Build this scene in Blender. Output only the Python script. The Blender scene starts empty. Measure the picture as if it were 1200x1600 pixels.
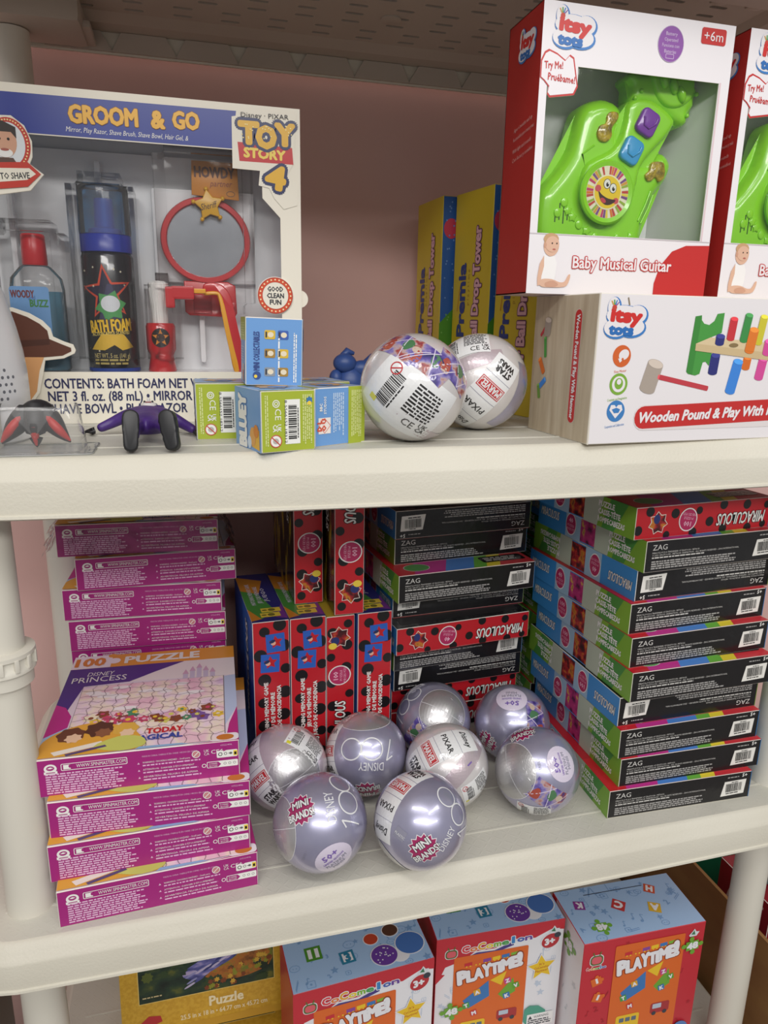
import bpy, bmesh, math, random
from math import sin, cos, pi, radians, sqrt
from mathutils import Vector, Matrix
from mathutils.geometry import tessellate_polygon, delaunay_2d_cdt

# ---------------------------------------------------------------- camera, sky, lamps, exposure
SC = bpy.context.scene
COL = SC.collection
RND = random.Random(7)

def make_camera():
    yaw, pitch, roll = 0.26335, 0.25530, -0.01810
    fwd = Vector((sin(yaw)*cos(pitch), cos(yaw)*cos(pitch), -sin(pitch)))
    right = Vector((cos(yaw), -sin(yaw), 0))
    down = fwd.cross(right)
    r2 = right*cos(roll) + down*sin(roll)
    d2 = -right*sin(roll) + down*cos(roll)
    cam = bpy.data.cameras.new('camera')
    cam.sensor_fit = 'VERTICAL'; cam.sensor_height = 36.0
    cam.lens = 36.0*1125.7/1600.0
    cam.clip_start = 0.02
    o = bpy.data.objects.new('camera', cam)
    m = Matrix((r2, -d2, -fwd)).transposed().to_4x4()
    m.translation = (-0.2389, -0.6042, 0.5129)
    o.matrix_world = m
    COL.objects.link(o); SC.camera = o
make_camera()

w = bpy.data.worlds.new('shop_air'); SC.world = w; w.use_nodes = True
w.node_tree.nodes['Background'].inputs[0].default_value = (1.0, 0.985, 0.965, 1)
w.node_tree.nodes['Background'].inputs[1].default_value = 0.36

def area_lamp(name, loc, target, sx, sy, power, col=(1, .975, .945)):
    l = bpy.data.lights.new(name, 'AREA'); l.shape = 'RECTANGLE'; l.size = sx; l.size_y = sy
    l.energy = power; l.color = col
    o = bpy.data.objects.new(name, l); COL.objects.link(o); o.location = loc
    o.rotation_euler = (Vector(target)-Vector(loc)).to_track_quat('-Z', 'Y').to_euler()
area_lamp('ceiling_tube_lamp', (-0.5, -1.1, 2.05), (0.0, 0.0, 0.3), 1.5, 0.22, 14)
area_lamp('ceiling_tube_lamp', (0.9, -1.5, 2.05), (0.0, 0.0, 0.2), 1.5, 0.22, 11)
area_lamp('ceiling_tube_lamp', (-0.9, -3.0, 2.05), (-0.1, 0.0, 0.3), 2.2, 0.3, 48)
area_lamp('ceiling_tube_lamp', (0.9, -3.6, 2.05), (0.0, 0.0, 0.3), 2.2, 0.3, 36)

SC.view_settings.view_transform = 'Standard'
SC.view_settings.look = 'None'
SC.view_settings.gamma = 1.0
SC.view_settings.use_curve_mapping = False
SC.view_settings.exposure = -0.24

# ---------------------------------------------------------------- materials
def lin(h):
    h = h.lstrip('#')
    c = [int(h[i:i+2], 16)/255 for i in (0, 2, 4)]
    return tuple(x/12.92 if x <= .04045 else ((x+.055)/1.055)**2.4 for x in c) + (1,)
MATS = {}
def pset(b, **k):
    names = dict(rough='Roughness', metal='Metallic', coat='Coat Weight', coatr='Coat Roughness', trans='Transmission Weight',
                 ior='IOR', alpha='Alpha', spec='Specular IOR Level')
    for a, v in k.items(): b.inputs[names[a]].default_value = v
def C(h, rough=.42, **k):
    key = (h, rough, tuple(sorted(k.items())))
    if key in MATS: return MATS[key]
    m = bpy.data.materials.new('print_'+h.lstrip('#')); m.use_nodes = True
    b = m.node_tree.nodes['Principled BSDF']; b.inputs['Base Color'].default_value = lin(h)
    pset(b, rough=rough, **k); MATS[key] = m
    return m
def nodes(name):
    m = bpy.data.materials.new(name); m.use_nodes = True
    return m, m.node_tree, m.node_tree.nodes, m.node_tree.links, m.node_tree.nodes['Principled BSDF']
def noise_mat(name, stops, scale, rough=.5, bump=0, bscale=None, stretch=(1, 1, 1), detail=3, dist=.002, **k):
    m, t, n, l, b = nodes(name)
    tc = n.new('ShaderNodeTexCoord'); mp = n.new('ShaderNodeMapping'); mp.inputs['Scale'].default_value = stretch
    nz = n.new('ShaderNodeTexNoise'); nz.inputs['Scale'].default_value = scale; nz.inputs['Detail'].default_value = detail
    rp = n.new('ShaderNodeValToRGB'); e = rp.color_ramp.elements
    while len(e) < len(stops): e.new(.5)
    for i, (p, h) in enumerate(stops): e[i].position = p; e[i].color = lin(h)
    l.new(tc.outputs['Object'], mp.inputs['Vector']); l.new(mp.outputs[0], nz.inputs['Vector'])
    l.new(nz.outputs['Fac'], rp.inputs['Fac']); l.new(rp.outputs['Color'], b.inputs['Base Color'])
    pset(b, rough=rough, **k)
    if bump:
        nb = n.new('ShaderNodeTexNoise'); nb.inputs['Scale'].default_value = bscale or scale; nb.inputs['Detail'].default_value = 2
        bp = n.new('ShaderNodeBump'); bp.inputs['Strength'].default_value = bump; bp.inputs['Distance'].default_value = dist
        l.new(mp.outputs[0], nb.inputs['Vector']); l.new(nb.outputs['Fac'], bp.inputs['Height']); l.new(bp.outputs[0], b.inputs['Normal'])
    return m
def film_mat(name, bump, scale, rough=.06, clear=.93, tint=(1, 1, 1, 1), ior=1.3):
    # thin clear plastic: mostly see-through, mirror-like by Fresnel
    m, t, n, l, b = nodes(name); n.remove(b); out = n['Material Output']
    tr = n.new('ShaderNodeBsdfTransparent'); tr.inputs[0].default_value = tint
    gl = n.new('ShaderNodeBsdfGlossy'); gl.inputs['Roughness'].default_value = rough
    df = n.new('ShaderNodeBsdfDiffuse'); df.inputs[0].default_value = (.9, .9, .9, 1)
    fr = n.new('ShaderNodeFresnel'); fr.inputs['IOR'].default_value = ior
    m1 = n.new('ShaderNodeMixShader'); m2 = n.new('ShaderNodeMixShader'); m1.inputs[0].default_value = 1-clear
    tc = n.new('ShaderNodeTexCoord'); nz = n.new('ShaderNodeTexNoise'); nz.inputs['Scale'].default_value = scale; nz.inputs['Detail'].default_value = 1
    bp = n.new('ShaderNodeBump'); bp.inputs['Strength'].default_value = bump; bp.inputs['Distance'].default_value = .006
    l.new(tc.outputs['Object'], nz.inputs['Vector']); l.new(nz.outputs['Fac'], bp.inputs['Height'])
    l.new(bp.outputs[0], gl.inputs['Normal']); l.new(bp.outputs[0], fr.inputs['Normal'])
    l.new(tr.outputs[0], m1.inputs[1]); l.new(df.outputs[0], m1.inputs[2])
    l.new(fr.outputs[0], m2.inputs[0]); l.new(m1.outputs[0], m2.inputs[1]); l.new(gl.outputs[0], m2.inputs[2]); l.new(m2.outputs[0], out.inputs[0])
    return m

WHITE = C('#efeeea'); CREAM = C('#efe9d9'); BLACK = C('#141416', .3); NAVY = C('#26285e')
RESIN = noise_mat('cream_resin', [(.3, '#cfcabb'), (.7, '#d8d4c6')], 5, .5, bump=.35, bscale=420, dist=.0008)
RESIN_TOP = noise_mat('cream_resin_tread', [(.3, '#c4c2b6'), (.7, '#cecbc0')], 6, .5)
def add_tread(m, cell=.0085, bar=.0042):
    # moulded tread: short bars slanting left and right in alternate cells
    t = m.node_tree; n, l = t.nodes, t.links; b = n['Principled BSDF']
    tc = n.new('ShaderNodeTexCoord'); sp = n.new('ShaderNodeSeparateXYZ'); l.new(tc.outputs['Object'], sp.inputs[0])
    def M(op, a, c=None):
        q = n.new('ShaderNodeMath'); q.operation = op
        for i, v in enumerate((a, c)):
            if v is None: continue
            if isinstance(v, (int, float)): q.inputs[i].default_value = v
            else: l.new(v, q.inputs[i])
        return q.outputs[0]
    k = pi/cell; sx = M('SINE', M('MULTIPLY', sp.outputs[0], k)); sy = M('SINE', M('MULTIPLY', sp.outputs[1], k))
    prod = M('MULTIPLY', sx, sy); sg = M('SIGN', prod)
    arg = M('MULTIPLY', M('ADD', sp.outputs[0], M('MULTIPLY', sp.outputs[1], sg)), 2*pi/(2*bar))
    hgt = M('MULTIPLY', M('POWER', M('MAXIMUM', M('COSINE', arg), 0), 4), M('ABSOLUTE', prod))
    bp = n.new('ShaderNodeBump'); bp.inputs['Strength'].default_value = .22; bp.inputs['Distance'].default_value = .0008
    l.new(hgt, bp.inputs['Height']); l.new(bp.outputs[0], b.inputs['Normal'])
add_tread(RESIN_TOP)
RESIN_POST = noise_mat('cream_resin_post', [(.3, '#d6d2c6'), (.7, '#dcd8cc')], 3, .45)
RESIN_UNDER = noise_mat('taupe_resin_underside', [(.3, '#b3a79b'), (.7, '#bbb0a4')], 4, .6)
PINK = noise_mat('pink_wall_paint', [(.35, '#dab1aa'), (.65, '#dfb8b1')], 4, .6, bump=.15, bscale=60)
EDGE = C('#e4dfd6', .6)
LAV = None

# ---------------------------------------------------------------- mesh collector
class MB:
    def __init__(s): s.v = []; s.f = []; s.m = []; s.mats = []; s.smooth = []
    def mi(s, mat):
        if mat not in s.mats: s.mats.append(mat)
        return s.mats.index(mat)
    def add(s, vs, fs, mat, smooth=False):
        o = len(s.v); s.v += [tuple(x) for x in vs]; k = s.mi(mat)
        for f in fs: s.f.append([i+o for i in f]); s.m.append(k); s.smooth.append(smooth)
        return s
    def bm(s, b, mat, smooth=False, M=None):
        b.verts.index_update()
        s.add([(M @ v.co) if M else v.co for v in b.verts], [[v.index for v in f.verts] for f in b.faces], mat, smooth); b.free()
        return s
    def box(s, c, d, mat, bev=0, M=None, seg=2):
        b = bmesh.new(); bmesh.ops.create_cube(b, size=1)
        for v in b.verts: v.co = Vector((v.co.x*d[0]+c[0], v.co.y*d[1]+c[1], v.co.z*d[2]+c[2]))
        if bev: bmesh.ops.bevel(b, geom=b.edges[:], offset=bev, segments=seg, profile=.6, affect='EDGES')
        return s.bm(b, mat, False, M)
    def lathe(s, prof, mat, c=(0, 0, 0), n=32, axis=None, smooth=True):
        vs = []; fs = []
        M = axis.to_track_quat('Z', 'Y').to_matrix() if axis else Matrix.Identity(3)
        for (r, z) in prof:
            for i in range(n):
                a = 2*pi*i/n; vs.append(M @ Vector((r*cos(a), r*sin(a), z)) + Vector(c))
        for j in range(len(prof)-1):
            for i in range(n):
                fs.append((j*n+i, j*n+(i+1) % n, (j+1)*n+(i+1) % n, (j+1)*n+i))
        if prof[0][0] > 1e-5: fs.append(tuple(range(n-1, -1, -1)))
        if prof[-1][0] > 1e-5: fs.append(tuple((len(prof)-1)*n+i for i in range(n)))
        return s.add(vs, fs, mat, smooth)
    def ball(s, c, r, mat, sc=(1, 1, 1), seg=24, M=None):
        b = bmesh.new(); bmesh.ops.create_uvsphere(b, u_segments=seg, v_segments=seg//2, radius=r)
        T = Matrix.Translation(c) @ (M.to_4x4() if M else Matrix.Identity(4)) @ Matrix.Diagonal((*sc, 1))
        return s.bm(b, mat, True, T)
    def tube(s, pts, r, mat, n=10):
        pts = [Vector(p) for p in pts]; rs = r if isinstance(r, (list, tuple)) else [r]*len(pts)
        vs = []; fs = []
        for i, p in enumerate(pts):
            d = (pts[min(i+1, len(pts)-1)]-pts[max(i-1, 0)]).normalized()
            q = d.to_track_quat('Z', 'Y')
            for k in range(n):
                a = 2*pi*k/n; vs.append(p + q @ Vector((rs[i]*cos(a), rs[i]*sin(a), 0)))
        for j in range(len(pts)-1):
            for k in range(n): fs.append((j*n+k, j*n+(k+1) % n, (j+1)*n+(k+1) % n, (j+1)*n+k))
        fs += [tuple(range(n-1, -1, -1)), tuple((len(pts)-1)*n+k for k in range(n))]
        return s.add(vs, fs, mat, True)
    def slab(s, pts, y0, y1, mat, bev=0, seg=3, smooth=True, O=(0, 0, 0)):
        # outline in the XZ plane, front at y0, back at y1, rounded front rim
        b = bmesh.new(); vs = [b.verts.new((x+O[0], y1+O[1], z+O[2])) for x, z in pts]
        f = b.faces.new(vs); b.normal_update()
        r = bmesh.ops.extrude_face_region(b, geom=[f]); nv = [e for e in r['geom'] if isinstance(e, bmesh.types.BMVert)]
        for v in nv: v.co.y = y0+O[1]
        if bev:
            fe = [e for e in b.edges if all(v in nv for v in e.verts)]
            bmesh.ops.bevel(b, geom=fe, offset=bev, segments=seg, profile=.5, affect='EDGES')
        bmesh.ops.recalc_face_normals(b, faces=b.faces[:])
        return s.bm(b, mat, smooth)
    def pillow(s, pts, y0, y1, mat, bev, O=(0, 0, 0), step=.0022, dome=0):
        """outline in the XZ plane with a softly rounded front rim, front at y0, back at y1"""
        n = len(pts); P = [Vector(p) for p in pts]
        def dist(q):
            m = 9; ins = False
            for i in range(n):
                a, b = P[i], P[(i+1) % n]; e = b-a; w_ = q-a; t = max(0, min(1, w_.dot(e)/max(e.dot(e), 1e-12))); m = min(m, (w_-e*t).length)
                if (a.y > q.y) != (b.y > q.y) and q.x < (b.x-a.x)*(q.y-a.y)/(b.y-a.y)+a.x: ins = not ins
            return m if ins else -m
        x0, x1 = min(p.x for p in P), max(p.x for p in P); z0, z1 = min(p.y for p in P), max(p.y for p in P)
        V = list(P); D = [0]*n; k = 0; z = z0
        while z < z1:
            x = x0+(step/2 if k % 2 else 0)
            while x < x1:
                q = Vector((x, z)); d_ = dist(q)
                if d_ > step*.35: V.append(q); D.append(d_)
                x += step
            z += step*.87; k += 1
        vo, _, fo, ov, _, _ = delaunay_2d_cdt(V, [(i, (i+1) % n) for i in range(n)], [], 1, 1e-7, True)
        dd = [D[o[0]] for o in ov]
        h = lambda d_: y0+bev*(1-sqrt(max(0, 1-(1-min(d_/bev, 1))**2)))-dome*min(1, max(0, (d_-bev))/.02)
        o = len(s.v)
        vs = [(v.x+O[0], h(d_)+O[1], v.y+O[2]) for v, d_ in zip(vo, dd)]; m = len(vs)
        fs = [list(f) for f in fo]
        idx = {}
        for k_, o_ in enumerate(ov):
            for q in o_: idx[q] = k_
        bl = [idx[i] for i in range(n)]; vs += [(p.x+O[0], y1+O[1], p.y+O[2]) for p in P]
        fs += [(bl[i], bl[(i+1) % n], m+(i+1) % n, m+i) for i in range(n)]
        # consistent outward winding
        a = sum(P[i].x*P[(i+1) % n].y-P[(i+1) % n].x*P[i].y for i in range(n))
        b = bmesh.new(); bv = [b.verts.new(v) for v in vs]
        for f in fs:
            try: b.faces.new([bv[i] for i in f])
            except ValueError: pass
        b.faces.new([bv[m+i] for i in range(n)])
        bmesh.ops.recalc_face_normals(b, faces=b.faces[:]); return s.bm(b, mat, True)
    def build(s, name, parent=None, loc=None):
        me = bpy.data.meshes.new(name); me.from_pydata(s.v, [], s.f)
        for m in s.mats: me.materials.append(m)
        me.polygons.foreach_set('material_index', s.m); me.polygons.foreach_set('use_smooth', s.smooth); me.update()
        if any(s.smooth):
            try: me.set_sharp_from_angle(angle=radians(50))
            except Exception: pass
        o = bpy.data.objects.new(name, me); COL.objects.link(o)
        if parent: o.parent = parent
        if loc: o.location = loc
        return o

def smooth_outline(pts, sub=4):
    n = len(pts); out = []
    for i in range(n):
        p0, p1, p2, p3 = [Vector(pts[(i+k) % n]) for k in (-1, 0, 1, 2)]
        for j in range(sub):
            t = j/sub
            out.append(tuple(.5*((2*p1)+(p2-p0)*t+(2*p0-5*p1+4*p2-p3)*t*t+(3*p1-p0-3*p2+p3)*t**3)))
    return out

# ---------------------------------------------------------------- lettering and printing
TXT = {}
def glyphs(s, bold=0, shear=0, res=2):
    key = (s, bold, shear, res)
    if key in TXT: return TXT[key]
    cu = bpy.data.curves.new('lettering', 'FONT'); cu.body = s; cu.size = 1; cu.offset = bold; cu.shear = shear
    cu.resolution_u = res; cu.fill_mode = 'FRONT'; cu.space_line = .95
    o = bpy.data.objects.new('lettering', cu); COL.objects.link(o)
    dg = bpy.context.evaluated_depsgraph_get(); me = o.evaluated_get(dg).to_mesh()
    vs = [(v.co.x, v.co.y) for v in me.vertices]; fs = [list(p.vertices) for p in me.polygons]
    bpy.data.objects.remove(o); bpy.data.curves.remove(cu)
    x0 = min(v[0] for v in vs); x1 = max(v[0] for v in vs)
    TXT[key] = (vs, fs, x0, x1); return TXT[key]
CAP = .69
def tess(pts, holes=()):
    loops = [[Vector((*p, 0)) for p in pts]] + [[Vector((*p, 0)) for p in h] for h in holes]
    flat = [tuple(p[:2]) for lp in loops for p in lp]
    return flat, [list(t) for t in tessellate_polygon(loops)]
def ellipse(cx, cy, rx, ry, rot=0, n=28):
    c, s_ = cos(rot), sin(rot); o = []
    for i in range(n):
        a = 2*pi*i/n; x, y = rx*cos(a), ry*sin(a); o.append((cx+x*c-y*s_, cy+x*s_+y*c))
    return o
def starpts(cx, cy, R, r, n, rot=pi/2):
    return [(cx+(R if i % 2 == 0 else r)*cos(rot+pi*i/n), cy+(R if i % 2 == 0 else r)*sin(rot+pi*i/n)) for i in range(2*n)]
def rrect(x, y, w_, h_, r, n=4):
    o = []
    for cx, cy, a0 in ((x+w_-r, y+r, -pi/2), (x+w_-r, y+h_-r, 0), (x+r, y+h_-r, pi/2), (x+r, y+r, pi)):
        for i in range(n+1): a = a0+pi/2*i/n; o.append((cx+r*cos(a), cy+r*sin(a)))
    return o

class Print:
    """flat printing on a plane: O lower left, U right, V up, N outwards"""
    STEP = .00012
    def __init__(s, mb, O, U, V, N): s.mb = mb; s.O = Vector(O); s.U = Vector(U); s.V = Vector(V); s.N = Vector(N)
    seq = 0
    def micro(s): Print.seq += 1; return (Print.seq % 40)*3e-6     # no two inks lie in exactly one plane
    def put(s, pts, fs, mat, lay):
        k = s.STEP*lay + s.micro()
        s.mb.add([s.O+s.U*x+s.V*y+s.N*k for x, y in pts], fs, mat)
    def poly(s, pts, mat, lay=1, holes=()):
        p, f = tess(pts, holes)
        # make every triangle face outwards
        f = [t if (p[t[1]][0]-p[t[0]][0])*(p[t[2]][1]-p[t[0]][1])-(p[t[1]][1]-p[t[0]][1])*(p[t[2]][0]-p[t[0]][0]) > 0 else t[::-1] for t in f]
        s.put(p, f, mat, lay)
    def rect(s, x, y, w_, h_, mat, lay=1, rot=0):
        cx, cy = x+w_/2, y+h_/2; c, n = cos(rot), sin(rot)
        s.poly([(cx+a*w_/2*c-b*h_/2*n, cy+a*w_/2*n+b*h_/2*c) for a, b in ((-1, -1), (1, -1), (1, 1), (-1, 1))], mat, lay)
    def ell(s, cx, cy, rx, ry, mat, lay=1, rot=0, n=28): s.poly(ellipse(cx, cy, rx, ry, rot, n), mat, lay)
    def ring(s, cx, cy, r, t, mat, lay=1, n=32, ry=None):
        ry = ry or r; s.poly(ellipse(cx, cy, r, ry, 0, n), mat, lay, [ellipse(cx, cy, r-t, ry-t, 0, n)])
    def text(s, t, x, y, h, mat, lay=2, rot=0, bold=0.0, shear=0, w=None, c=False, out=None, ow=.035, res=2):
        heavy = bold if bold > .02 else 0
        vs, fs, x0, x1 = glyphs(t, 0, shear, 1 if (out or heavy) and res == 2 and h < .006 else res)
        sy = h/CAP; sx = (w/(x1-x0)) if w else sy
        cr, sr = cos(rot), sin(rot)
        def tr(v):
            X = (v[0]-(x0+x1)/2 if c else v[0]-x0)*sx; Y = (v[1]-CAP/2 if c else v[1])*sy
            return (x+X*cr-Y*sr, y+X*sr+Y*cr)
        def stamp(r, m, L):
            N_ = 16 if r > .0008 else 8
            for k in range(N_):
                a = 2*pi*k/N_; dx, dy = r*cos(a), r*sin(a)
                s.put([(X+dx, Y+dy) for X, Y in map(tr, vs)], fs, m, L)
        if out: stamp((ow*.9+max(0, bold)*.8)*min(sy, sx*1.1), out, lay)
        if heavy: stamp(heavy*.8*min(sy, sx*1.1), mat, lay+(1 if out else 0))
        else: s.put([tr(v) for v in vs], fs, mat, lay+(1 if out else 0))
    def lines(s, x, y, w_, h_, n, mat, lay=2, fill=.55, rot=0, ragged=.15):
        # rows of illegible small print
        p = h_/n; cr, sr = cos(rot), sin(rot); P = []; F = []
        for j in range(n):
            yy = h_-(j+1)*p+p*.2; xx = 0; end = w_*(1-RND.random()*ragged)
            while xx < end:
                ww = min(p*fill*RND.uniform(1.2, 5), end-xx)
                k = len(P)
                for a, b in ((xx, yy), (xx+ww, yy), (xx+ww, yy+p*fill), (xx, yy+p*fill)): P.append((x+a*cr-b*sr, y+a*sr+b*cr))
                F.append([k, k+1, k+2, k+3]); xx += ww+p*.35
        s.put(P, F, mat, lay)
    def barcode(s, x, y, w_, h_, lay=2, rot=0, bg=WHITE):
        cr, sr = cos(rot), sin(rot)
        T = lambda a, b: (x+a*cr-b*sr, y+a*sr+b*cr)
        if bg: s.poly([T(0, 0), T(w_, 0), T(w_, h_), T(0, h_)], bg, lay)
        rr = random.Random(int(x*1e5)+3); a = w_*.1; P = []; F = []
        while a < w_*.88:
            ww = w_*rr.choice((.012, .02, .03)); k = len(P)
            P += [T(a, h_*.22), T(a+ww, h_*.22), T(a+ww, h_*.86), T(a, h_*.86)]; F.append([k, k+1, k+2, k+3]); a += ww+w_*rr.choice((.014, .02, .03))
        s.put(P, F, BLACK, lay+1)
        k = len(P); s.lines(*T(w_*.12, h_*.06), w_*.7, h_*.12, 1, BLACK, lay+1, rot=rot)

class Wrap(Print):
    scale = 1
    """printing laid on a ball: plane coordinates in metres around a centre direction"""
    STEP = .00008
    def __init__(s, mb, R, c, up): s.mb = mb; s.R = R; s.c = Vector(c).normalized(); s.e1 = Vector(up).cross(s.c).normalized(); s.e2 = s.c.cross(s.e1)
    def put(s, pts, fs, mat, lay):
        pts = [(x*s.scale, y*s.scale) for x, y in pts]; tris = []
        for f in fs:
            for i in range(1, len(f)-1): tris.append((pts[f[0]], pts[f[i]], pts[f[i+1]]))
        out = []
        while tris:
            t = tris.pop(); L = [(t[i][0]-t[(i+1) % 3][0])**2+(t[i][1]-t[(i+1) % 3][1])**2 for i in range(3)]
            k = L.index(max(L))
            if L[k] > .0055**2:
                a, b, c = t[k], t[(k+1) % 3], t[(k+2) % 3]; m = ((a[0]+b[0])/2, (a[1]+b[1])/2)
                tris += [(a, m, c), (m, b, c)]
            else: out.append(t)
        V = []; F = []
        rr = s.R+s.STEP*lay+.0001+s.micro()*.6
        for t in out:
            F.append([len(V), len(V)+1, len(V)+2])
            for x, y in t:
                d = sqrt(x*x+y*y); a = d/s.R
                u = (s.e1*x+s.e2*y)/d if d > 1e-9 else s.e1
                V.append((s.c*cos(a)+u*sin(a))*rr+Vector((0, 0, s.R)))
        s.mb.add(V, F, mat, True)

def carton(w_, d, h, cols, edge=EDGE, bev=.0007, jit=0):
    """a closed card box, origin at the middle of its base; returns the collector and its six printable faces"""
    mb = MB(); b = bmesh.new(); bmesh.ops.create_cube(b, size=1)
    for v in b.verts: v.co = Vector((v.co.x*w_, v.co.y*d, (v.co.z+.5)*h))
    bmesh.ops.bevel(b, geom=b.edges[:], offset=bev, segments=1, affect='EDGES'); b.normal_update()
    for f in b.faces:
        n = f.normal; k = None
        for nm, ax in (('front', (0, -1, 0)), ('back', (0, 1, 0)), ('left', (-1, 0, 0)), ('right', (1, 0, 0)), ('top', (0, 0, 1)), ('bottom', (0, 0, -1))):
            if n.dot(Vector(ax)) > .99: k = nm
        mb.add([v.co for v in f.verts], [list(range(len(f.verts)))], cols.get(k, cols.get('all', WHITE)) if k else edge)
    b.free()
    F = dict(front=Print(mb, (-w_/2, -d/2, 0), (1, 0, 0), (0, 0, 1), (0, -1, 0)), back=Print(mb, (w_/2, d/2, 0), (-1, 0, 0), (0, 0, 1), (0, 1, 0)),
             left=Print(mb, (-w_/2, d/2, 0), (0, -1, 0), (0, 0, 1), (-1, 0, 0)), right=Print(mb, (w_/2, -d/2, 0), (0, 1, 0), (0, 0, 1), (1, 0, 0)),
             top=Print(mb, (-w_/2, -d/2, h), (1, 0, 0), (0, 1, 0), (0, 0, 1)), bottom=Print(mb, (-w_/2, d/2, 0), (1, 0, 0), (0, -1, 0), (0, 0, -1)))
    return mb, F

# ---------------------------------------------------------------- naming, parenting, copying
def tag(o, label, cat, group=None):
    o['label'] = label; o['category'] = cat
    if group: o['group'] = group
    return o
def thing(name, loc, label, cat, group=None, rz=0):
    o = bpy.data.objects.new(name, None); o.empty_display_size = .02; COL.objects.link(o); o.location = loc; o.rotation_euler = (0, 0, rz)
    return tag(o, label, cat, group)
def structure(o): o['kind'] = 'structure'; return o
def dup(root, label=None):
    r = root.copy(); COL.objects.link(r)
    if label: r['label'] = label
    for ch in root.children:
        c = ch.copy(); COL.objects.link(c); c.parent = r
        for g in ch.children:
            d = g.copy(); COL.objects.link(d); d.parent = c
    return r
def seat(o, a, yaw, dims, z, flip=''):
    """put a carton down: a = front left foot corner, yaw in degrees, flip = how it is turned over"""
    w_, d, h = dims; y = radians(yaw)
    R = Matrix.Rotation(y, 4, 'Z')
    c = Vector((a[0], a[1], 0)) + R.to_3x3() @ Vector((w_/2, d/2, 0))
    if 'x' in flip: R = R @ Matrix.Rotation(pi, 4, 'X'); z += h
    if 'y' in flip: R = R @ Matrix.Rotation(pi, 4, 'Y'); z += h
    if 'z' in flip: R = R @ Matrix.Rotation(pi, 4, 'Z')
    o.matrix_world = Matrix.Translation((c.x, c.y, z)) @ R
    return o

# ---------------------------------------------------------------- the setting
def plane_obj(name, vs, mat):
    mb = MB(); mb.add(vs, [list(range(len(vs)))], mat); return structure(mb.build(name))
plane_obj('wall_back', [(-2.2, .435, -.92), (2.6, .435, -.92), (2.6, .435, 2.3), (-2.2, .435, 2.3)], PINK)
plane_obj('floor', [(-2.2, -3.4, -.92), (2.6, -3.4, -.92), (2.6, .435, -.92), (-2.2, .435, -.92)],
          noise_mat('grey_floor_tile', [(.3, '#8d8a85'), (.7, '#98958f')], 8, .4))

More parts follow.
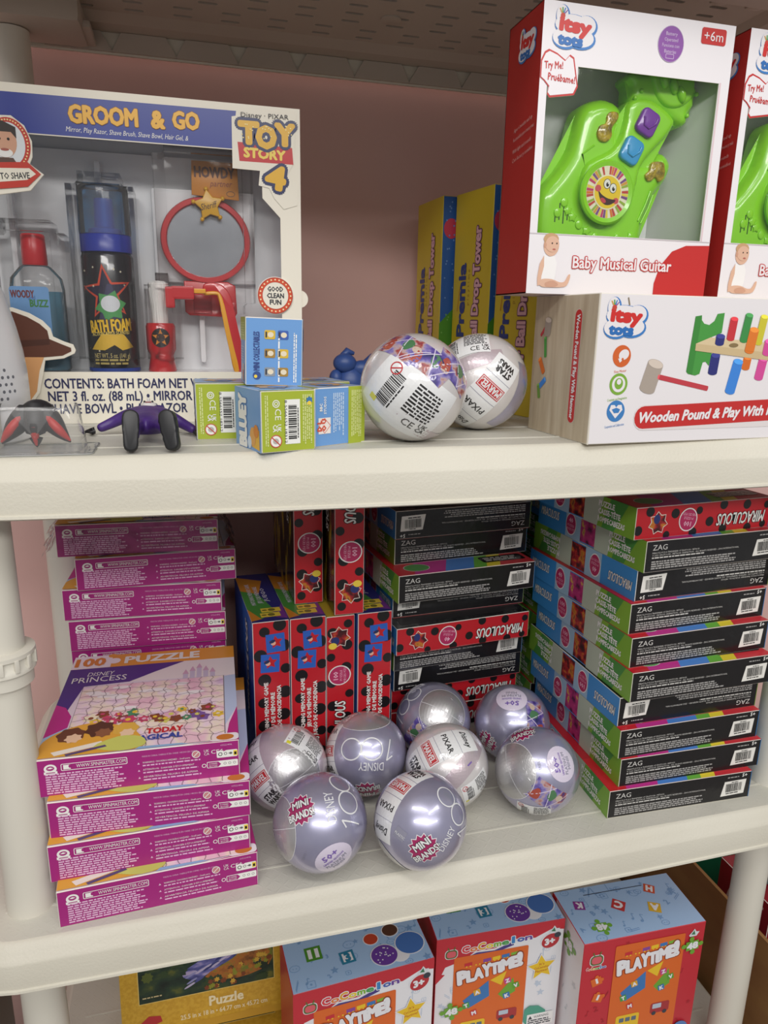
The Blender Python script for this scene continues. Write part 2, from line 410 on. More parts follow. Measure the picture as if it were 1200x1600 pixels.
# ---------------------------------------------------------------- shelving unit
XL, XR, YF, YB = -.455, .455, -.055, .412
def outline(ins):
    r = max(.05-ins, .004); xl, xr, yf, yb = XL+ins, XR-ins, YF+ins, YB-ins; o = []
    cs = [((xr-r, yf+r), -pi/2), ((xr-r, yb-r), 0), ((xl+r, yb-r), pi/2), ((xl+r, yf+r), pi)]
    for k, ((cx, cy), a0) in enumerate(cs):
        for i in range(7): a = a0+pi/2*i/6; o.append((cx+r*cos(a), cy+r*sin(a)))
        (nx, ny), n0 = cs[(k+1) % 4]; p = o[-1]; q = (nx+r*cos(n0), ny+r*sin(n0))
        for i in range(1, 14): t = i/14; o.append((p[0]+(q[0]-p[0])*t, p[1]+(q[1]-p[1])*t))
    return o
def shelf_mesh(underside=False):
    mb = MB()
    prof = [(.0125, 0), (.0105, -.0006), (.0085, -.0022), (.0055, -.0062), (.0022, -.0112), (.0006, -.0132), (0, -.0150), (0, -.0385), (-.0016, -.0392), (-.0020, -.0412), (-.0008, -.0424), (.0030, -.0424), (.0042, -.0385), (.006, -.0200)]
    rings = []
    for ins, z in prof:
        ring = []
        for x, y in outline(ins):
            dz = 0
            if y < -.02 and z < -.004: dz = -.0042*max(0, 1-(x/.42)**2)*min(1, (-z)/.013)
            ring.append((x, y, z+dz))
        rings.append(ring)
    n = len(rings[0]); vs = [p for r in rings for p in r]; fs = []
    for j in range(len(rings)-1):
        for i in range(n): fs.append((j*n+i, (j+1)*n+i, (j+1)*n+(i+1) % n, j*n+(i+1) % n))
    mb.add(vs, fs, RESIN, True)
    mb.add(rings[0], [list(range(n))], RESIN_TOP)
    if not underside:
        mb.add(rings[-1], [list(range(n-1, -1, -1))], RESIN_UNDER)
        for y in (-.0075, .059, .125, .19, .255, .32):      # low moulded ribs that part the tread panels
            mb.box((0, y, .0002), (.84, .0032, .0012), RESIN_TOP, .0004)
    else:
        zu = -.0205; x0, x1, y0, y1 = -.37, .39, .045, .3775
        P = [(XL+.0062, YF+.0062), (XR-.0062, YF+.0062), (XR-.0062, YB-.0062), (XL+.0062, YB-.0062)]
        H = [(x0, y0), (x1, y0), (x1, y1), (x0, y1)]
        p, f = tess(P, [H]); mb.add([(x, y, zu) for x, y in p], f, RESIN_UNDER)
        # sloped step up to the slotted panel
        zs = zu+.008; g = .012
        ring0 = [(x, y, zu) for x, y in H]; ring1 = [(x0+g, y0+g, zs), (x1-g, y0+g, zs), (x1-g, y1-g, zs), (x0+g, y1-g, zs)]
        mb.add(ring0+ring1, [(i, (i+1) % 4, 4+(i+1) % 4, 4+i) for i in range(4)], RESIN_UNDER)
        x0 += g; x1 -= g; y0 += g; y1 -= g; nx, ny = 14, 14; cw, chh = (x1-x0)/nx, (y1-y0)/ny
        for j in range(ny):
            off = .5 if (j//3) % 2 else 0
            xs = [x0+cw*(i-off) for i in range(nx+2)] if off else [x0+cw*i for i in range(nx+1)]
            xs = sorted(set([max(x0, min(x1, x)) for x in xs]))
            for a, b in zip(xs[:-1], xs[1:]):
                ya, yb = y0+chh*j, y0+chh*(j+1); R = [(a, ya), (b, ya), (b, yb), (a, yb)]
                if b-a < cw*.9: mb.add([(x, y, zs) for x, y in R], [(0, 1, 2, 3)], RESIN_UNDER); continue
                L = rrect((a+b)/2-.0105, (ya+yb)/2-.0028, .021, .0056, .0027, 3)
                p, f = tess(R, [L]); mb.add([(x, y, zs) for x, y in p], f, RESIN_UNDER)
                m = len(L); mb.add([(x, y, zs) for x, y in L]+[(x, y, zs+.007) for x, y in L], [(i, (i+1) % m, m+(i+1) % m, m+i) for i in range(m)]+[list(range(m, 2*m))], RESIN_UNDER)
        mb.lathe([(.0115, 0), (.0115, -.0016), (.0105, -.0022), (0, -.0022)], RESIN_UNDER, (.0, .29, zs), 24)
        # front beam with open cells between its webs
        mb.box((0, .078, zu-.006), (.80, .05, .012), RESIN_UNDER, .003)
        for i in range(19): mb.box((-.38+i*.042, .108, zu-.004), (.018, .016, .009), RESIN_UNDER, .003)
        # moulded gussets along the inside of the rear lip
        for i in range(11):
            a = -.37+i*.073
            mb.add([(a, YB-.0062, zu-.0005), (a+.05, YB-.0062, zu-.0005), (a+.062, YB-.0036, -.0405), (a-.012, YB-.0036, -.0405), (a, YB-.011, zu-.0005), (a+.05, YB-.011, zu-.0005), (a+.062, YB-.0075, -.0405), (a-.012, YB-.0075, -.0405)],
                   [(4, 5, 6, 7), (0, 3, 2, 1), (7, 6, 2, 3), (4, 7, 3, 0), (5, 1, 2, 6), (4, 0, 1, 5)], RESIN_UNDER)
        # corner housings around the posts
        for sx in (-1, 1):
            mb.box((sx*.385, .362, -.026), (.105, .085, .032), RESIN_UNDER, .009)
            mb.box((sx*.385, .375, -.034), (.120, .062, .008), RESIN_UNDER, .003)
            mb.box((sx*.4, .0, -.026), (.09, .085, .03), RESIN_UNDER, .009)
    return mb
unit = thing('shelving_unit', (0, 0, -.92), 'cream plastic shelving unit with round posts in front of the pink wall', 'shelving unit')
for z, under in ((.858, True), (.415, False), (0, False), (-.417, False)):
    o = shelf_mesh(under).build('shelf', unit); o.location.z = z+.92
def post(x, y, z0, z1, collar=None):
    r0, r1 = .0203, .0188
    mb = MB(); mb.lathe([(r0, z0), (r0, z0+.01), (r1, z1-.01), (r1, z1)], RESIN_POST, (x, y, .92), 40)
    o = mb.build('post', unit)
    if collar:
        c = MB(); zc = collar
        c.lathe([(.0195, zc-.016), (.0235, zc-.016), (.0235, zc-.005), (.0260, zc-.004), (.0260, zc), (.0243, zc+.0015), (.0243, zc+.0085), (.0265, zc+.0095), (.0265, zc+.013), (.0215, zc+.0145), (.0195, zc+.0145)], RESIN_POST, (x, y, .92), 40)
        for k in range(14):
            a = 2*pi*k/14; c.box((0, 0, 0), (.004, .0035, .011), RESIN_POST, .0006, Matrix.Translation((x+.0252*cos(a), y+.0252*sin(a), .92+zc+.0048)) @ Matrix.Rotation(a, 4, 'Z'))
        c.build('collar', o)
for sx in (-1, 1):
    for y in (0, .362):
        xx = sx*.4 if y == 0 else (-.409 if sx < 0 else .4)
        post(xx, y, -.92, -.46); post(xx, y, -.417, -.043); post(xx, y, 0, .372, .237 if (y == 0) else None); post(xx, y, .415, .815)

# ---------------------------------------------------------------- magenta puzzle boxes
MAG = C('#a3247a', .36); MAGD = C('#8b2478', .4); ORANGE = C('#e69a32'); PURPLE = C('#4b2d84'); LPINK = C('#efb9cf'); SKYB = C('#8fb4dd')
PALE = C('#e8d7e6'); PW = C('#e3b8d8'); YEL = C('#efd14a'); GREEN = C('#4f9b3e'); REDP = C('#c8252c'); SKYL = C('#a9c8ea')
DT = (.172, .2, .0366)
PUZZLE_ART = noise_mat('soft_meadow_print', [(.25, '#e8a7c4'), (.42, '#f0c9d6'), (.5, '#f4e3d0'), (.58, '#f2d9e6'), (.75, '#cfa6d8')], 30, .35)
def logo_disc(F, x, y, r, mat, bg, lay=2):
    F.poly(ellipse(x, y, r, r*.85), mat, lay); F.rect(x-r*1.05, y-r*1.0, r*2.1, r*.5, mat, lay); F.ell(x, y+r*.1, r*.62, r*.42, bg, lay+1)
    F.poly([(x-r*.5, y+r*.1), (x, y+r*.35), (x+r*.5, y+r*.15), (x, y+r*.0)], mat, lay+2); F.rect(x-r*.7, y-r*.8, r*1.4, r*.16, bg, lay+1)
def magenta_front(F, number='6052208NL'):
    w_, h = DT[0], DT[2]; s = w_/.2
    logo_disc(F, .0125, .0275, .0052, WHITE, MAG)
    F.poly(rrect(.021, .0245, .0545, .0068, .0012), WHITE, 2, [rrect(.0216, .0251, .0533, .0056, .0008)])
    F.rect(.023, .0258, .006, .0043, WHITE, 3); F.ell(.0285, .0285, .0012, .0016, MAG, 4)
    F.text('WWW.SPINMASTER.COM', .0335, .0264, .0034, WHITE, 3, w=.0405, bold=.02)
    F.lines(.008, .0025, .066, .0205, 9, PW, 2, .6)
    F.text('MADE IN CHINA / FABRIQUÉ EN CHINE / HECHO EN CHINA', .088, .0292, .0016, PW, 2, w=.047, res=1)
    for k, t in enumerate(('WARNING: CHOKING HAZARD - Small parts.', 'ATTENTION : DANGER D\'ÉTOUFFEMENT', 'ADVERTENCIA: PELIGRO DE ASFIXIA')):
        y = .0225-k*.0072
        F.poly([(.0835, y), (.0857, y), (.0846, y+.002)], PW, 2); F.text(t, .088, y+.0005, .0017, WHITE, 2, w=.041+k*.003, res=1); F.lines(.088, y-.0028, .05, .0024, 1, PW, 2)
    F.ring(.134, .0265, .0037, .0006, WHITE, 3, 20); F.ell(.134, .0265, .0031, .0031, C('#c9868a'), 2); F.rect(.131, .0262, .006, .0007, WHITE, 4, .8)
    F.text('UK', .141, .0275, .0026, WHITE, 2, w=.0045, bold=.02); F.text('CA', .141, .0243, .0026, WHITE, 2, w=.0045, bold=.02)
    F.text('CE', .1472, .0252, .0038, WHITE, 2, w=.0072); F.ring(.1575, .0265, .0026, .0006, WHITE, 2, 16); F.rect(.1575, .027, .003, .0028, MAG, 3, .4)
    F.text(number, .1555, .0322, .0015, PW, 2, w=.0105, res=1)
def make_magenta(art=True):
    w_, d, h = DT
    mb, F = carton(w_, d, h, dict(front=MAG, back=MAG, left=PALE, right=C('#c9a7cd'), top=PALE, bottom=PURPLE))
    f = F['front']; magenta_front(f)
    f.poly(rrect(.152, .0128+.0075, .0185, .0072, .0012), WHITE, 2)       # sorting-guide tags
    f.ring(.1552, .0239, .0019, .0006, BLACK, 3, 14); f.ring(.1598, .0241, .0014, .0004, BLACK, 3, 12); f.rect(.162, .0239, .0012, .0004, BLACK, 3); f.ell(.1644, .0241, .0014, .0011, C('#6b6b6b'), 3); f.rect(.1668, .0213, .0035, .0053, YEL, 3); f.rect(.1675, .0223, .002, .0028, BLACK, 4)
    f.poly(rrect(.143, .0108, .0275, .0065, .001), WHITE, 2); f.poly([(.1436, .0114), (.153, .0114), (.1555, .014), (.153, .0167), (.1436, .0167)], MAG, 3)
    f.text('DONNEZ', .1452, .0144, .0015, WHITE, 4, w=.007, res=1); f.text('RECYCLEZ', .1452, .012, .0015, WHITE, 4, w=.007, res=1)
    for k in range(3): f.ring(.159+k*.0042, .0141, .0013, .0004, C('#777777'), 3, 10)
    f.ring(.1405, .0138, .002, .0006, WHITE, 2, 14)
    t = F['top']
    # cover: banner, brand panel, jigsaw picture
    CV = C('#f0e6ee')
    t.rect(0, .170, w_, .030, ORANGE, 1); t.poly([(0, .170), (.040, .170), (.040, .2), (0, .2)], CV, 2); t.ell(.043, .1845, .0062, .0068, CV, 2); t.ell(.0395, .1975, .0045, .0045, ORANGE, 3)
    t.text('100', .0035, .1755, .0180, C('#d9832b'), 4, w=.0295, bold=.05); t.text('PUZZLE', .0545, .1765, .0155, WHITE, 3, w=.079, bold=.05)
    t.poly([(0, .170), (.118, .170), (.088, .150), (.064, .132), (.020, .129), (.012, .080), (0, .095)], PURPLE, 1)
    t.poly([(0, .095), (.010, .088), (.018, .070), (.018, .050), (0, .035)], C('#c32a8c'), 1); t.poly([(0, .035), (.018, .050), (.0185, .03), (0, .02)], SKYL, 1)
    t.poly([(.118, .170), (w_, .170), (w_, .128), (.064, .132)], C('#efe2e4'), 1)
    t.text('DISNEY', .0195, .1510, .0085, WHITE, 3, w=.0270, shear=.15); t.text('PRINCESS', .0060, .1375, .0115, WHITE, 3, w=.0540, bold=.015)
    for x, a in ((.118, .010), (.125, .016), (.132, .022), (.139, .015), (.146, .010)):
        t.rect(x, .128, .005, a, C('#cdbfd8'), 2); t.poly([(x-.0008, .128+a), (x+.0058, .128+a), (x+.0025, .128+a+.011)], C('#d3a6c2'), 2)
    t.rect(.0195, .0020, .141, .1255, C('#8d7f88'), 2); t.rect(.0200, .0025, .1395, .1245, PUZZLE_ART, 3)
    rr = random.Random(3); blobs = ['#e9c23e', '#c9486a', '#4e8f68', '#7d5aa0', '#e7b1c4', '#8b4a2d', '#f1e3c6', '#d9d06a']
    for k in range(12): t.ell(.03+.12*rr.random(), .075+.045*rr.random(), rr.uniform(.006, .013), .0034, C('#f5ecf0'), 4)
    for k in range(26):
        x = .032+.122*k/25; y = .052+rr.uniform(-.014, .016); s_ = rr.uniform(.0045, .0085)
        t.poly(smooth_outline(starpts(x, y, s_, s_*.72, rr.choice((5, 6, 7)), rr.random()*3), 3), C(rr.choice(blobs)), 5+k % 3); t.ell(x, y, s_*.3, s_*.3, C(rr.choice(blobs)), 8)
    LINE = C('#6a5560')
    for i in range(1, 12):          # jigsaw cuts
        x = .02+.1395*i/12; pts = []
        for k in range(37):
            yy = .0025+.1245*k/36; pts.append((x+.0019*sin(k*pi/2.0+i*2)*(1 if (k+i) % 3 else .2), yy))
        P = [(a-.00022, b) for a, b in pts]+[(a+.00022, b) for a, b in pts[::-1]]; n = len(pts)
        t.put(P, [[q, q+1, 2*n-2-q, 2*n-1-q][::-1] for q in range(n-1)], LINE, 9)
    for j in range(1, 11):
        y = .0025+.1245*j/11; pts = []
        for k in range(37): pts.append((.02+.1395*k/36, y+.0019*sin(k*pi/2.0+j*2)*(1 if (k+j) % 3 else .2)))
        n = len(pts); P = [(a, b-.00022) for a, b in pts]+[(a, b+.00022) for a, b in pts[::-1]]
        t.put(P, [[q, q+1, 2*n-2-q, 2*n-1-q] for q in range(n-1)], LINE, 9)
    t.text('TODAY', .0900, .0240, .0085, REDP, 10, w=.032, bold=.05); t.text('MAGICAL', .0760, .0135, .0080, C('#3a4da0'), 10, w=.046, bold=.05)
    # painted bouquet and books across the lower left
    t.poly([(max(.0006, x), max(.0006, y)) for x, y in smooth_outline([(0, 0), (.078, 0), (.088, .012), (.078, .034), (.060, .046), (.035, .052), (.012, .040), (0, .022)], 4)], C('#e3a73e'), 11)
    for x, y, rx, ry, col in ((.024, .034, .013, .018, '#6b3d2a'), (.048, .040, .014, .018, '#593424'), (.071, .036, .012, .017, '#e0b04a'), (.027, .028, .008, .010, '#e9c3a4'), (.052, .033, .008, .010, '#8f5c3e'), (.073, .029, .007, .009, '#eecbaa')):
        t.poly(smooth_outline(starpts(x, y, rx, ry*.62, 7, x*90), 3), C(col), 12)
    t.poly([(.016, .002), (.056, .013), (.052, .019), (.012, .008)], C('#efe6da'), 13); t.poly([(.026, 0), (.058, .009), (.056, .012), (.024, .003)], C('#5b4a78'), 14)
    t.poly(smooth_outline([(.046, .010), (.070, .0), (.090, .006), (.086, .020), (.066, .024)], 3), C('#cdd06a'), 13)
    t.poly([(.082, 0), (.128, 0), (.122, .0022), (.086, .0035)], SKYB, 12); t.poly([(.128, 0), (w_, 0), (w_, .060), (.164, .030), (.1605, .0022)], C('#b8307f'), 1); t.poly([(w_, .06), (w_, .128), (.1605, .126), (.1605, .028)], C('#b9c4e2'), 1)
    t.poly(rrect(.146, .0004, .026, .012, .004), CV, 3); t.ell(.160, .0062, .0078, .0048, C('#cc7a34'), 4)
    s = F['right']; s.rect(.0, 0, .06, h, C('#d9c2dd'), 1); s.rect(.12, .0, .08, h, C('#8a5aa8'), 1)
    return mb.build('puzzle_box')
mag = make_magenta()
NM = 'magenta puzzle boxes'
T = .0366
front = [((-.371, -.037), 3.2, 'lowest magenta puzzle box of the front stack, resting on the shelf by the left post'),
         ((-.377, -.024), 1.0, 'second magenta puzzle box up in the front stack by the left post'),
         ((-.3755, -.0145), -2.6, 'third magenta puzzle box up, directly under the one with its picture cover showing'),
         ((-.3835, -.006), -2.0, 'magenta puzzle box whose whole pink jigsaw cover shows, topmost of the front stack')]
rear = [((-.385, .212), 0, 'hidden magenta puzzle box low in the rear stack behind the front magenta stack'), ((-.385, .212), 0, None), ((-.385, .212), 0, None),
        ((-.384, .211), -1, 'magenta puzzle box half hidden just above the back edge of the pink jigsaw cover'),
        ((-.3835, .207), -2.0, 'magenta puzzle box in the rear stack'),
        ((-.387, .208), -2.4, 'magenta puzzle box in the rear left stack, under the one that juts right'),
        ((-.3695, .200), 2.0, 'magenta puzzle box that juts out to the right, just below the plastic wrapped one'),
        ((-.388, .209), -2.1, 'topmost magenta puzzle box of the rear stack, in torn clear plastic under the upper shelf')]
rear[4] = ((-.3835, .207), -2.0, 'lowest magenta puzzle box with its whole purple front visible in the rear left stack')
first = True
for k, (a, yaw, lab) in enumerate(front):
    o = mag if first else dup(mag); first = False
    tag(o, lab, 'puzzle box', NM); seat(o, a, yaw, DT, k*T)
for k, (a, yaw, lab) in enumerate(rear):
    o = dup(mag); tag(o, lab or rear[0][2], 'puzzle box', NM); seat(o, a, yaw, DT, k*.0371)
# torn plastic wrap on the topmost box
def wrap_sheet():
    b = bmesh.new(); bmesh.ops.create_grid(b, x_segments=26, y_segments=10, size=.5); rr = random.Random(5)
    for v in b.verts:
        x, y = v.co.x, v.co.y
        v.co = Vector((x*.19, -.1-.003-.004*abs(sin(x*21+y*4))*rr.random(), DT[2]/2+y*.036+.002*rr.random()))
    mb = MB(); mb.bm(b, film_mat('crinkled_clear_wrap', .8, 90, .12, .985), True)
    for sx in (-1, 1):
        b = bmesh.new(); bmesh.ops.create_grid(b, x_segments=8, y_segments=8, size=.5)
        for v in b.verts: x, y = v.co.x, v.co.y; v.co = Vector((sx*(.088+.006*rr.random()+.012*(.5-y)*(1 if sx > 0 else .7)), -.1+(x+.5)*.07, DT[2]/2+y*.034))
        mb.bm(b, film_mat('crinkled_clear_wrap', .8, 90, .12, .985), True)
    return mb.build('plastic_wrap', o)
wrap_sheet()

# ---------------------------------------------------------------- black, red and rainbow puzzle boxes
DS = (.178, .202, .0336)
BLK = noise_mat('glossy_black_wrapped_card', [(.4, '#1b1a1c'), (.6, '#1d1c1e')], 8, .22, bump=.22, bscale=55, dist=.003); RED = C('#c2202b', .3); DOT = C('#191719', .3); BLUE = C('#3f8fd0', .35); LIME = C('#7fae3a', .35); GRN = C('#4c9242', .35); MAGO = C('#b52a5e'); GREY = C('#a9a7a5'); LG = C('#cfcdc9')
ARTR = noise_mat('red_gold_print', [(.3, '#2a1618'), (.42, '#5a1a20'), (.52, '#b0262c'), (.62, '#c9862c'), (.72, '#6a1c30')], 90, .35)
ARTM = noise_mat('magenta_gold_print', [(.3, '#4a1a3a'), (.45, '#b02f6f'), (.58, '#c03a7a'), (.66, '#d9b84a'), (.74, '#8a2450')], 90, .35)
DOT_UV = [(.006, .008), (.02, .022), (.034, .006), (.05, .019), (.066, .004), (.083, .021), (.098, .008), (.114, .024), (.129, .009), (.146, .02), (.161, .005), (.174, .024), (.009, .029), (.104, .031), (.064, .03), (.138, .031), (.03, .032)]
def dots(F, w_, h, pts=DOT_UV, r=.0052, sw=1):
    for k, (x, y) in enumerate(pts):
        rr = r*(1 if k % 3 else .8)
        P = ellipse(x, y, rr, rr, 0, 18); P = [(min(max(a, .0004), w_-.0004), min(max(b, .0004), h-.0004)) for a, b in P]
        F.poly(P, DOT, 1)
def swoosh(F, x, y, w_, h, lay=4, rot=0, txt='MIRACULOUS'):
    F.text(txt, x, y, h, WHITE, lay, rot=rot, w=w_, bold=.03, shear=.25, out=BLACK, ow=.05)
def oval(F, x, y, rx, ry, num, rot=0, lay=3):
    F.ell(x, y, rx, ry, WHITE, lay, rot); F.ell(x, y, rx*.9, ry*.9, MAGO, lay+1, rot)
    c, s = cos(rot), sin(rot)
    F.text(num, x-s*ry*.35, y+c*ry*.35, ry*.4, LPINK, lay+2, rot, .03, c=True)
    F.text('PUZZLE', x+s*ry*.12, y-c*ry*.12, ry*.2, LPINK, lay+2, rot, c=True, res=1); F.text('PIECES PZS', x+s*ry*.45, y-c*ry*.45, ry*.2, LPINK, lay+2, rot, c=True, res=1)
def red_side(F, w_, h, num='100', inv=False):
    if inv:     # printed the other way up
        F = Print(F.mb, F.O+F.U*w_+F.V*h, -F.U, -F.V, F.N)
    dots(F, w_, h)
    F.poly(starpts(w_-.028, h*.52, .0125, .009, 7, .3), C('#e8ded4'), 2); F.poly(starpts(w_-.028, h*.52, .0115, .008, 7, .3), ARTR, 3); F.ell(w_-.026, h*.4, .004, .005, C('#2a3570'), 4)
    oval(F, w_-.066, h*.5, .0118, .0125, num, -.15)
    swoosh(F, .008, h*.42, w_*.37, h*.36)
def black_side(F, w_, h):
    F.text('ZAG', .008, .0235, .0056, LG, 2, w=.018)
    F.text('MIRACULOUS IS A TRADEMARK OF ZAGTOON - METHOD.', .008, .0197, .0017, LG, 2, w=.06, res=1)
    F.text('© 2021 ZAGTOON - METHOD ANIMATION - ALL RIGHTS RESERVED - ZAG INTERNATIONAL', .008, .0171, .0017, LG, 2, w=.112, res=1)
    F.lines(.008, .0142, .07, .0024, 1, LG, 2); F.lines(.008, .0028, .112, .0095, 4, GREY, 2, .6)
    F.text('5+', .166, .0277, .0042, WHITE, 2, w=.006, bold=.03); F.lines(.147, .0277, .016, .0022, 1, GREY, 2)
def rainbow_side(F, w_, h, num='40', art=ARTM):
    F.rect(0, 0, .060, h, BLUE, 1); F.rect(.060, 0, .03, h, C('#9fbfd6'), 1); F.rect(.090, .002, .030, h-.004, art, 1); F.rect(.120, 0, .008, h, C('#c9ccd6'), 1)
    F.poly([(.128, 0), (w_, 0), (w_, h), (.128, h)], LIME, 1); F.poly([(.15, 0), (.17, 0), (.19, h), (.162, h)], GRN, 2); F.poly([(.118, 0), (.142, 0), (.150, h), (.118, h)], C('#b9c4b0'), 2)
    swoosh(F, .006, h*.42, .04, h*.3, 3)
    oval(F, .071, h*.5, .0105, .0135, num)
    for k, t in enumerate(('PUZZLE', 'CASSE-TÊTE', 'ROMPECABEZAS')): F.text(t, .143-.0, h*.68-k*h*.25, h*.17, WHITE, 4, w=(.026, .036, .044)[k], bold=.05)
def rainbow_top(F, w_, d):
    F.rect(0, 0, w_, d, C('#b3202c'), 1); c = ['#c0318c', '#4a83cf', '#67ae3e', '#e3cf3a', '#c8303a']; xs = [.0, .058, .095, .112, .13, .178]
    for k in range(5):
        a, b = xs[k], xs[k+1]; F.poly([(a, 0), (b, 0), (b+.03, .06), (a+.03, .06)] if k < 4 else [(a, 0), (b, 0), (b, .06), (a+.03, .06)], C(c[k]), 2)
    F.poly([(0, 0), (.02, 0), (.04, .06), (0, .06)], RED, 3); F.ell(.03, .02, .016, .012, GRN, 4); F.ring(.03, .02, .016, .0006, WHITE, 5, ry=.012)
    F.poly(rrect(.115, .012, .058, .02, .004), BLK, 4); F.lines(.12, .015, .045, .014, 3, LG, 5)
    F.rect(.012, .07, .154, .115, ARTR, 2)
def make_rainbow(inv=False, num='40', art=ARTM):
    w_, d, h = DS
    mb, F = carton(w_, d, h, dict(front=RED if inv else BLK, back=RED, left=BLUE, right=BLUE, top=RED, bottom=BLK))
    (red_side(F['front'], w_, h, '100', True) if inv else black_side(F['front'], w_, h))
    red_side(F['back'], w_, h, '40'); rainbow_side(F['left'], d, h, num, art); rainbow_side(F['right'], d, h, num, ARTR); rainbow_top(F['top'], w_, d)
    bt = F['bottom']; bt.rect(.01, .01, .158, .18, C('#2a282a'), 1); bt.rect(.02, .1, .07, .07, ARTR, 2)
    o = mb.build('puzzle_box')
    if not inv:
        m2 = MB(); p = Print(m2, (-w_/2, -d/2, 0), (1, 0, 0), (0, 0, 1), (0, -1, 0))
        P = [(.1405, .0055), (.1705, .0065), (.172, .0245), (.144, .0238)]
        p.poly(P, C('#eceae4', .3), 2); k = []
        p.barcode(.144, .0065, .026, .0165, 3, .03, None); p.lines(.153, .0215, .009, .0016, 1, BLACK, 3)
        m2.build('barcode_label', o)
    return o
rb = make_rainbow(); rb100 = make_rainbow(False, '100', ARTR); rinv = make_rainbow(True, '100', ARTR)
NR = 'flat puzzle boxes in the right-hand stack'; NK = 'flat puzzle boxes in the middle stack'; NQ = 'black puzzle boxes behind the right-hand stack'
base = dict(right=[
    ((.174, -.021), -1.2, '', 'lowest black-fronted puzzle box of the right-hand stack, lying on the shelf'),
    ((.1865, -.017), -.3, '', 'second black-fronted puzzle box from the bottom of the right-hand stack'),
    ((.183, -.0155), .9, '', 'third black puzzle box from the bottom of the right-hand stack'),
    ((.183, -.008), 1.2, 'y', 'lower of two upside-down black puzzle boxes, barcode at left, in the right-hand stack'),
    ((.1868, -.0195), 1.8, '', 'fifth puzzle box up in the right-hand stack, black front jutting forward'),
    ((.1885, -.0095), 3.2, '', 'sixth puzzle box up in the right-hand stack, black front, rainbow stripes on top'),
    ((.189, -.001), 4.0, '', 'seventh puzzle box up in the right-hand stack, black front in wrinkled wrap'),
    ((.1955, .004), 4.2, 'y', 'upper of two upside-down black puzzle boxes, barcode at left, in the right-hand stack'),
    ((.1965, -.0045), 4.6, '', 'black puzzle box just under the red one topping the right-hand stack'),
    ((.184, .0), 5.6, 'inv', 'red box with black dots lying topmost on the right-hand stack')])
TS = .0341
free = {'a': rb, 'b': rb100, 'i': rinv}
def stack_box(kind, lab, group):
    p = free.pop(kind, None)
    o = p if p else dup({'a': rb, 'b': rb100, 'i': rinv}[kind])
    return tag(o, lab, 'puzzle box', group)
for k, (a, yaw, fl, lab) in enumerate(base['right']):
    o = stack_box('i' if fl == 'inv' else 'ab'[(k*2+k//3) % 2], lab, NR); seat(o, a, yaw, DS, k*TS, '' if fl == 'inv' else fl)
K = [((-.012, .186), 4, 'x', 'lowest flat puzzle box of the middle stack, hidden behind the silver balls'),
     ((-.012, .186), 4.2, 'x', 'red dotted puzzle box low in the middle stack, just behind the balls'),
     ((-.0115, .178), 4.1, 'y', 'upside-down black puzzle box just above the low red one in the middle stack'),
     ((-.0155, .166), 5.2, '', 'black-fronted puzzle box directly beneath the bright red dotted box in the middle stack'),
     ((-.0206, .139), 6.0, 'x', 'red dotted puzzle box lying between black ones halfway up the middle stack'),
     ((-.017, .171), 4.5, 'y', 'upside-down black puzzle box directly on the bright red dotted one, middle stack'),
     ((-.0218, .131), 6.0, '', 'black puzzle box with its rainbow cover edge showing in the middle stack'),
     ((-.017, .168), 6.0, '', 'black-fronted puzzle box second from the top of the middle stack, a glare on its left'),
     ((-.0192, .159), 5.5, 'y', 'topmost puzzle box of the middle stack, black and upside down under the shelf')]
for k, (a, yaw, fl, lab) in enumerate(K):
    o = stack_box('ab'[k % 2], lab, NK); seat(o, a, yaw, DS, k*TS, fl)
for k in range(10):
    o = stack_box('ab'[(k+1) % 2], 'black puzzle box in the shadowed stack between the middle and right-hand stacks', NQ)
    seat(o, (.1985+.003*sin(k*2.1), .2165+.002*cos(k*3)), .8, (.178, .19, .0336), k*TS, 'y' if k in (8,) else '')
    o.scale = (1, .93, 1)

